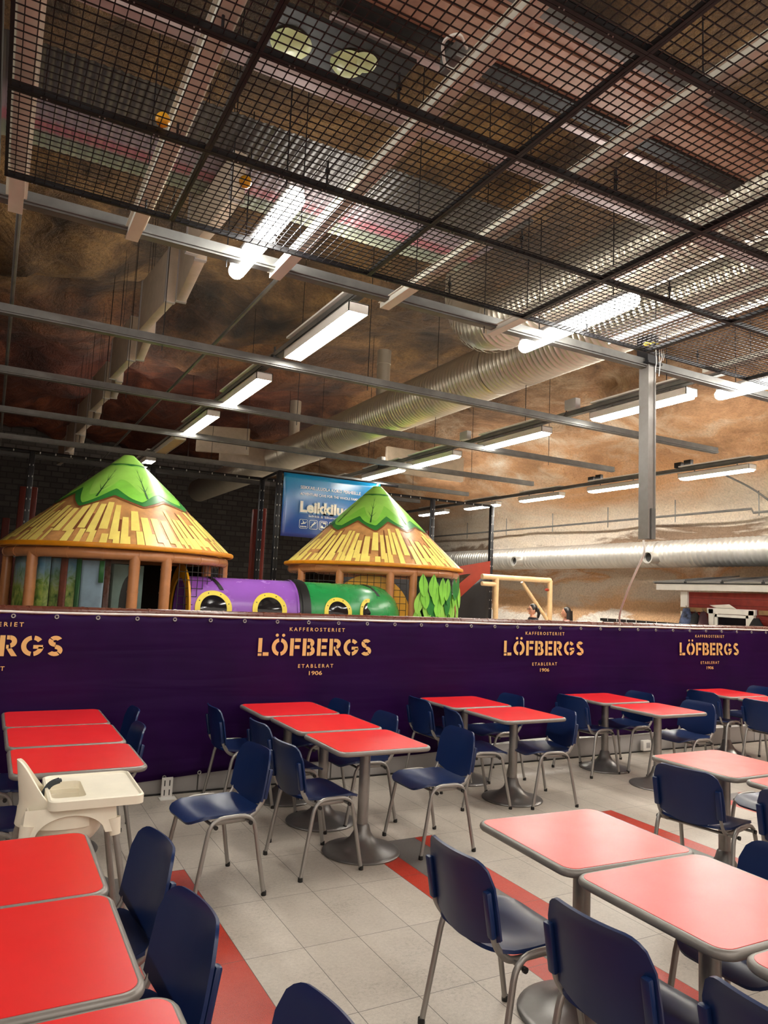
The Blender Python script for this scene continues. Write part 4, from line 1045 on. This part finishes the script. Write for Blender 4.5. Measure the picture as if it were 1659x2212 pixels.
text_mesh(b, 'leikkiä & liikuntaa • play & exercise', .062, pm(.54, -.805), 0, .0, 1.25, 'LEFT')
b.obj('white_lettering', M['posterwhite'], po)
b = B(); text_mesh(b, 'Leikkiluola', .285, lambda X, Y: (.34+X, -.024, -.715+Y), 0, .028, 1.30, 'LEFT'); b.obj('lettering_outline', M['posterhalo'], po)
b = B(); text_mesh(b, 'Leikkiluola', .275, lambda X, Y: (.355+X, -.032, -.71+Y), 0, .012, 1.27, 'LEFT'); b.obj('title_lettering', M['posterbuff'], po)
for k in range(5):
    x = .44+.205*k; b = B(); f = lambda X, Y, q=-.03: (x+X, q, -.945+Y)
    o_, i_ = rrect(.175, .175, .03, 4), rrect(.160, .160, .025, 4); n = len(o_)
    b.add([f(*p) for p in o_]+[f(*p) for p in i_], [(j, (j+1) % n, n+(j+1) % n, n+j) for j in range(n)], 0, False)
    def blob(cx, cy, rx, ry): b.add([f(cx+rx*math.cos(t*PI/6), cy+ry*math.sin(t*PI/6)) for t in range(12)], [tuple(range(12))], 0, False)
    def bar(x0, y0, x1, y1, w=.012):
        d = Vector((x1-x0, y1-y0)).normalized(); q = Vector((-d.y, d.x))*w/2
        b.add([f(x0-q.x, y0-q.y), f(x1-q.x, y1-q.y), f(x1+q.x, y1+q.y), f(x0+q.x, y0+q.y)], [(0, 1, 2, 3)], 0, False)
    if k == 0: blob(.0, .035, .014, .014); bar(-.05, .0, .04, .02, .02); bar(-.01, .05, -.02, .07); bar(.04, .02, .06, .05); [blob(-.05+.033*q, -.05, .014, .014) for q in range(4)]
    elif k == 1: bar(-.06, -.05, .06, .05); blob(.02, .045, .013, .013); bar(-.03, -.01, .015, .03, .02); bar(-.03, -.01, -.05, -.06)
    elif k == 2: bar(-.06, .06, .06, .06); bar(.055, .06, .055, -.06); bar(-.055, .06, -.055, -.06); o2, i2 = arc_poly(.015, 0, .05, .055, -130, 130, .022); nn = len(o2); b.add([f(*p) for p in o2+i2], [(j, j+1, nn+j+1, nn+j) for j in range(nn-1)], 0, False); blob(-.025, -.03, .02, .03)
    else: blob(0, .03, .015, .015); bar(-.04, 0, .04, .0, .02); bar(0, 0, -.03, -.06); bar(0, 0, .03, -.06)
    b.obj('pictogram', M['posterwhite'], po)
# ------------------------------------------------------------------ right-hand side: frame, people, cottage
gf = thing('play_goal', 'beige padded goal-like frame with a diagonal brace beside the black corner post', 'play frame', (0, 13.25, 0))
GX0, GX1, GZ = 10.08, 11.66, 2.22
for x in (GX0, GX1):
    b = B(); b.tube([(x, 0, .02), (x, 0, GZ)], .06, seg=12)
    for z in (.5, .9, 1.25, 1.6, 1.95): b.tube([(x, 0, z), (x, 0, z+.02)], .064, seg=12)
    b.obj('post', M['beigepad'], gf)
b = B(); b.tube([(GX0-.4, 0, GZ), (GX1, 0, GZ)], .06, seg=12); b.tube([(GX0-.4, .0, GZ-.16), (GX0, 0, GZ-.16)], .05, seg=12); b.obj('crossbar', M['beigepad'], gf)
b = B(); b.tube([(GX0+.78, .05, GZ-.07), (GX1-.06, .02, 1.30)], .04, seg=12)
for k in (.3, .55, .72, .8, .9): b.tube([(GX0+.78+(GX1-.84-GX0)*k, .05-.03*k, GZ-.07-(GZ-1.37)*k), (GX0+.78+(GX1-.84-GX0)*(k+.03), .05-.03*k, GZ-.07-(GZ-1.37)*(k+.03))], .046, seg=12)
b.obj('diagonal_brace', M['beigepad'], gf)
b = B(); b.sphere((GX1-.12, -.03, GZ-.22), .06, seg=12, sc=(1.2, .3, .6)); b.obj('red_tag', M['redpad'], gf)
def person(name, label, loc, rz, hh, shirt, seed):
    S = hh/1.68; bm = bmesh.new(); sk = bm.verts.layers.skin.verify()
    def V(x, y, z, r, r2=None):
        v = bm.verts.new((x*S, y*S, z*S)); v[sk].radius = (r*S, (r2 or r)*S); return v
    def E(*vs):
        for a, c in zip(vs, vs[1:]): bm.edges.new((a, c))
    pel = V(0, 0, .92, .135, .11); pel[sk].use_root = True
    wa = V(0, 0, 1.08, .12, .095); chst = V(0, .0, 1.26, .145, .10); shd = V(0, -.0, 1.37, .10, .08); nk = V(0, .012, 1.44, .048); hd0 = V(0, .02, 1.50, .05)
    E(pel, wa, chst, shd, nk, hd0)
    for s in (-1, 1):
        sh = V(s*.16, -.005, 1.35, .058); el = V(s*.215, -.03, 1.09, .042); wr = V(s*.20, .06, .88, .028); pm_ = V(s*.195, .09, .81, .036, .02)
        E(shd, sh, el, wr, pm_)
        for i, (dx, l) in enumerate(((-.028, .070), (-.010, .080), (.009, .075), (.026, .060))):
            k1 = V(s*.195+dx, .10, .775, .0095); k2 = V(s*.195+dx*1.1, .112, .775-l*.55, .0088); k3 = V(s*.195+dx*1.1, .108, .775-l, .0078); E(pm_, k1, k2, k3)
        t1 = V(s*.165, .115, .80, .011); t2 = V(s*.155, .13, .765, .0095); E(pm_, t1, t2)
        hp = V(s*.09, 0, .86, .095); kn = V(s*.095, .015, .48, .06); an = V(s*.095, -.02, .09, .04); toe = V(s*.10, .13, .035, .038, .03); E(pel, hp, kn, an, toe)
    me = bpy.data.meshes.new(name); bm.to_mesh(me); bm.free()
    ob = bpy.data.objects.new(name, me); COL.objects.link(ob)
    ob.modifiers.new('s', 'SKIN'); su = ob.modifiers.new('u', 'SUBSURF'); su.levels = 2
    m2 = bpy.data.meshes.new_from_object(ob.evaluated_get(bpy.context.evaluated_depsgraph_get()))
    # head with face, merged into one continuous body by a fine remesh
    hb = B(); hz = 1.575*S
    hb.sphere((0, .015*S, hz), .105*S, seg=28, sc=(.74, .92, 1.1)); hb.sphere((0, .035*S, hz-.055*S), .07*S, seg=20, sc=(.8, .95, .9)); hb.sphere((0, .085*S, hz-.09*S), .03*S, seg=12, sc=(1, .8, .7))
    hb.tube([(0, .10*S, hz+.015*S), (0, .128*S, hz-.03*S), (0, .105*S, hz-.04*S)], [.010*S, .015*S, .012*S], seg=8)
    for s in (-1, 1): hb.sphere((s*.078*S, .005*S, hz-.015*S), .026*S, seg=10, sc=(.35, .8, 1.2)); hb.sphere((s*.03*S, .09*S, hz+.035*S), .022*S, seg=8, sc=(1.3, .6, .4))
    hb.tube([(-.022*S, .098*S, hz-.066*S), (0, .106*S, hz-.064*S), (.022*S, .098*S, hz-.066*S)], .007*S, seg=8)
    t = bmesh.new(); t.from_mesh(m2); k = len(t.verts)
    vv = [t.verts.new(v) for v in hb.v]
    for f in hb.f:
        try: t.faces.new([vv[i] for i in f])
        except Exception: pass
    t.to_mesh(m2); t.free()
    ob.modifiers.clear(); ob.data = m2
    rm = ob.modifiers.new('r', 'REMESH'); rm.mode = 'VOXEL'; rm.voxel_size = .0085; sm_ = ob.modifiers.new('m', 'SMOOTH'); sm_.iterations = 3; sm_.factor = .5
    m3 = bpy.data.meshes.new_from_object(ob.evaluated_get(bpy.context.evaluated_depsgraph_get()))
    ob.modifiers.clear(); ob.data = m3
    m3.materials.clear()
    for m in (M['skin'], shirt, M['trouser'], M['black']): m3.materials.append(m)
    for p in m3.polygons:
        c = p.center/S; mi = 0
        if c.z < .085: mi = 3
        elif c.z < .93 and abs(c.x) < .185 and not (c.z < .93 and abs(c.x) > .15 and c.y > .05): mi = 2
        elif c.z < 1.405 and (abs(c.x) < .155 or c.z > 1.08): mi = 1
        p.material_index = mi; p.use_smooth = True
    ob.location = loc; ob.rotation_euler = (0, 0, rz); tag(ob, label, 'person')
    return ob, S, hz
pa, S, hz = person('person', 'woman in dark shirt and glasses with hair tied back, looking left', (10.53, 12.5, 0), rad(78), 1.64, M['darkcloth'], 1)
b = B(); b.sphere((0, -.004*S, hz+.018*S), .108*S, seg=24, sc=(.80, .95, 1.08))
b.v = [(x, min(y, .075*S-(.6*max(0, .04*S+hz-z))) if z < hz+.06*S else min(y, .09*S), max(z, hz-.05*S)) for x, y, z in b.v]
b.sphere((0, -.115*S, hz+.0*S), .04*S, seg=14); b.tube([(0, -.12*S, hz-.01*S), (0, -.15*S, hz-.08*S), (0, -.13*S, hz-.16*S), (0, -.12*S, hz-.2*S)], [.03*S, .038*S, .028*S, .008*S], seg=10); b.obj('hair', M['hair'], pa)
b = B()
for s in (-1, 1): b.tube([(s*.034*S+.024*S*math.cos(k*PI/6), .118*S, hz+.01*S+.02*S*math.sin(k*PI/6)) for k in range(12)], .0035, seg=5, closed=True); b.tube([(s*.058*S, .116*S, hz+.012*S), (s*.08*S, .0, hz+.005*S)], .003, seg=5)
b.tube([(-.01*S, .12*S, hz+.012*S), (.01*S, .12*S, hz+.012*S)], .003, seg=5); b.obj('glasses', M['black'], pa)
pb, S, hz = person('person', 'woman with long dark hair at the barrier, right of the beige frame', (11.50, 12.5, 0), rad(63), 1.60, M['pinkcloth'], 2)
b = B(); b.sphere((0, -.006*S, hz+.016*S), .11*S, seg=24, sc=(.82, .95, 1.08))
b.v = [(x, min(y, .07*S-(.6*max(0, .05*S+hz-z))) if z < hz+.06*S else min(y, .09*S), max(z, hz-.06*S)) for x, y, z in b.v]
b.grid(lambda u, v: (.095*S*math.sin(rad(-115+230*u)), -.02*S-.09*S*math.cos(rad(-115+230*u))*(1+.15*v), hz+.04*S-.34*S*v), 20, 12, .03*S); b.obj('hair', M['hair'], pb)
# red cottage against the right-hand wall
ct = thing('cottage', 'small red board-clad cottage with white trim and black roof at the right edge', 'cottage', (12.0, 0, 0))
b = B(); b.box((.75, 6.8, 1.02), (1.5, 6.0, 2.03)); b.obj('wall', M['redwood'], ct)
b = B(); b.box((-.02, 9.72, 1.02), (.05, .16, 2.04)); b.obj('corner_board', M['white'], ct)
b = B(); b.box((-.22, 7.0, 2.12), (.03, 6.45, .12)); b.obj('fascia', M['white'], ct)
b = B(); sl = .20
b.add([(-.26, 3.7, 2.18), (-.26, 10.25, 2.18), (1.35, 10.25, 2.34), (1.35, 3.7, 2.34), (-.26, 3.7, 2.23), (-.26, 10.25, 2.23), (1.35, 10.25, 2.39), (1.35, 3.7, 2.39)], [(3, 2, 1, 0), (4, 5, 6, 7), (0, 1, 5, 4), (1, 2, 6, 5), (2, 3, 7, 6), (3, 0, 4, 7)], 0, False)
for k in range(8): b.add([(-.262, 3.9+.8*k, 2.235), (-.262, 3.93+.8*k, 2.235), (1.35, 3.93+.8*k, 2.395), (1.35, 3.9+.8*k, 2.395), (-.262, 3.915+.8*k, 2.265), (1.35, 3.915+.8*k, 2.425)], [(0, 4, 5, 3), (1, 2, 5, 4), (0, 1, 4)], 0, False)
b.obj('roof', M['roof_black'], ct)
b = B()
for k in range(8): b.box((-.28, 4.3+.8*k, 2.215), (.02, .72, .03))
b.obj('eave_flashing', M['steel'], ct)
wf = B(); Y0, Y1, Z1 = 8.24, 9.16, 1.74
wf.box((-.03, (Y0+Y1)/2, Z1-.045), (.06, Y1-Y0+.06, .1)); wf.box((-.03, Y0+.05, 1.3), (.06, .1, .85)); wf.box((-.03, Y1-.05, 1.3), (.06, .1, .85)); wf.box((-.03, (Y0+Y1)/2, .9), (.07, Y1-Y0+.06, .08))
wf.box((-.02, Y0+.14, 1.3), (.04, .05, .8)); wf.box((-.02, Y1-.14, 1.3), (.04, .05, .8)); wf.box((-.02, (Y0+Y1)/2, Z1-.13), (.04, Y1-Y0-.2, .05))
w_ = wf.obj('window_frame', M['white'], ct)
b = B(); b.box((-.008, (Y0+Y1)/2, 1.28), (.012, Y1-Y0-.3, .72)); b.obj('pane', M['darkglass'], w_)
for yy, ll in ((9.5, .6), (7.6, 1.1)): b = B(); b.box((-.04, yy, 1.70), (.03, ll, .08)); b.obj('coat_rail', M['wood'], ct)
b = B(); b.tube([(.15, 7.95, 2.28), (.15, 7.98, 2.45), (.4, 8.05, 2.75)], .05, seg=12); b.obj('flue_pipe', M['duct'], ct)
def coat(name, y, m, label, w=.18, z=1.68, L=.55, seed=0):
    o = thing(name, label, 'coat', (11.93, y, z)); b = B()
    def f(u, v):
        a = rad(-100+200*u); ww = w*(.35+.65*min(1, v*2.2))*(1+.12*math.sin(v*5+seed)); n_ = .02*noise.noise(Vector((u*4, v*4, seed*3.1)))
        return (-.11*math.cos(a)*(.4+.6*min(1, v*2))-n_-.02, ww*math.sin(a)+n_, -L*v)
    b.grid(f, 18, 12, .012); b.obj('garment', M[m], o, angle=180)
    b = B(); b.tube([(.04, 0, .02), (-.02, 0, .0), (-.04, 0, .05)], .006, seg=6, fil=.02); b.obj('hook', M['galv'], o)
coat('coat', 9.62, 'coat_blue', 'blue and white patterned coat hanging at the cottage corner', .17, 1.72, .6, 1)
coat('coat', 9.42, 'coat_black', 'black coat hanging between the patterned and the maroon coat', .10, 1.64, .5, 2)
coat('coat', 9.25, 'coat_maroon', 'maroon hooded coat hanging left of the cottage window', .12, 1.67, .5, 3)
coat('coat', 8.16, 'coat_black', 'black coat hanging right of the cottage window', .2, 1.60, .5, 4)
coat('coat', 7.85, 'coat_black', 'black coat at the right picture edge on the cottage wall', .15, 1.60, .5, 5)
b = B(); b.grid(lambda u, v: (11.95-.06*v+.01*math.sin(u*4), 9.0-.42*u+.1*v, 1.745+.05*v+.03*u*v), 8, 6, .003); tag(b.obj('paper_sheet', M['white'], angle=180), 'loose white sheet leaning on the cottage window frame', 'paper')
sf = thing('black_shelf', 'long low black slotted shelf just above the barrier left of the cottage', 'shelf', (12.3, 0, 0))
b = B(); b.box((0, 11.1, 1.38), (.25, 2.1, .06)); b.box((0, 11.1, .68), (.2, 2.0, 1.36)); b.obj('shelf_board', M['black'], sf)
b = B()
for k in range(7): b.box((-.128, 10.3+.27*k, 1.385), (.004, .012, .05))
b.obj('slot_line', M['white'], sf)

# ------------------------------------------------------------------ small fittings on the light rows and the wall
sp = thing('spotlight', 'small black spotlight on the left light row tray between two box lights', 'spotlight', (1.08*DL-.03, 7.6, ZL+.1))
b = B(); b.lathe([(.001, .08), (.05, .08), (.06, .0), (.062, -.06), (.045, -.06), (.03, -.02)], seg=20, R=Matrix.Rotation(rad(25), 3, 'X')); b.obj('lamp_head', M['black'], sp)
b = B(); b.tube([(0, 0, .06), (0, 0, .18)], .012, seg=8); b.obj('stem', M['black'], sp)
for k, (y, lb) in enumerate(((7.35, 'white junction box on the middle light row tray, nearest the pillar'), (9.9, 'pair box on the middle light row tray beyond the second beam'), (12.9, 'small white box on the middle light row tray, farthest one'))):
    o = thing('junction_box', lb, 'box', (2.85*DL-.12, y, ZL+.26), group='boxes on the middle light tray'); b = B(); b.box((0, 0, 0), (.09, .22, .14), bev=.008); b.obj('box_body', M['plinth'], o)
    b = B(); b.tube([(0, .1, -.03), (.06, .2, -.1), (.1, .4, -.12)], .008, seg=6, fil=.08); b.obj('cable', M['black'], o)
for k, (y, lb) in enumerate(((9.3, 'dark twin box above the right-hand wall light row near the edge'), (11.6, 'dark twin box above the right-hand wall light row right of the pillar'))):
    o = thing('junction_box', lb, 'box', (4.72*DL-.02, y, ZL+.28), group='boxes on the wall light tray'); b = B(); b.box((0, -.1, 0), (.08, .16, .12), bev=.006); b.box((0, .12, -.01), (.08, .16, .10), bev=.006); b.obj('twin_box', M['darkboard'], o)
b = B(); b.tube([(12.3, 9.3, 4.45), (13.05, 8.95, 4.1), (13.55, 8.6, 3.6), (13.75, 8.35, 3.15)], .02, seg=8, fil=.3); tag(b.obj('wall_hose', M['galv']), 'grey hose running diagonally down the painted wall right of the pillar', 'hose')
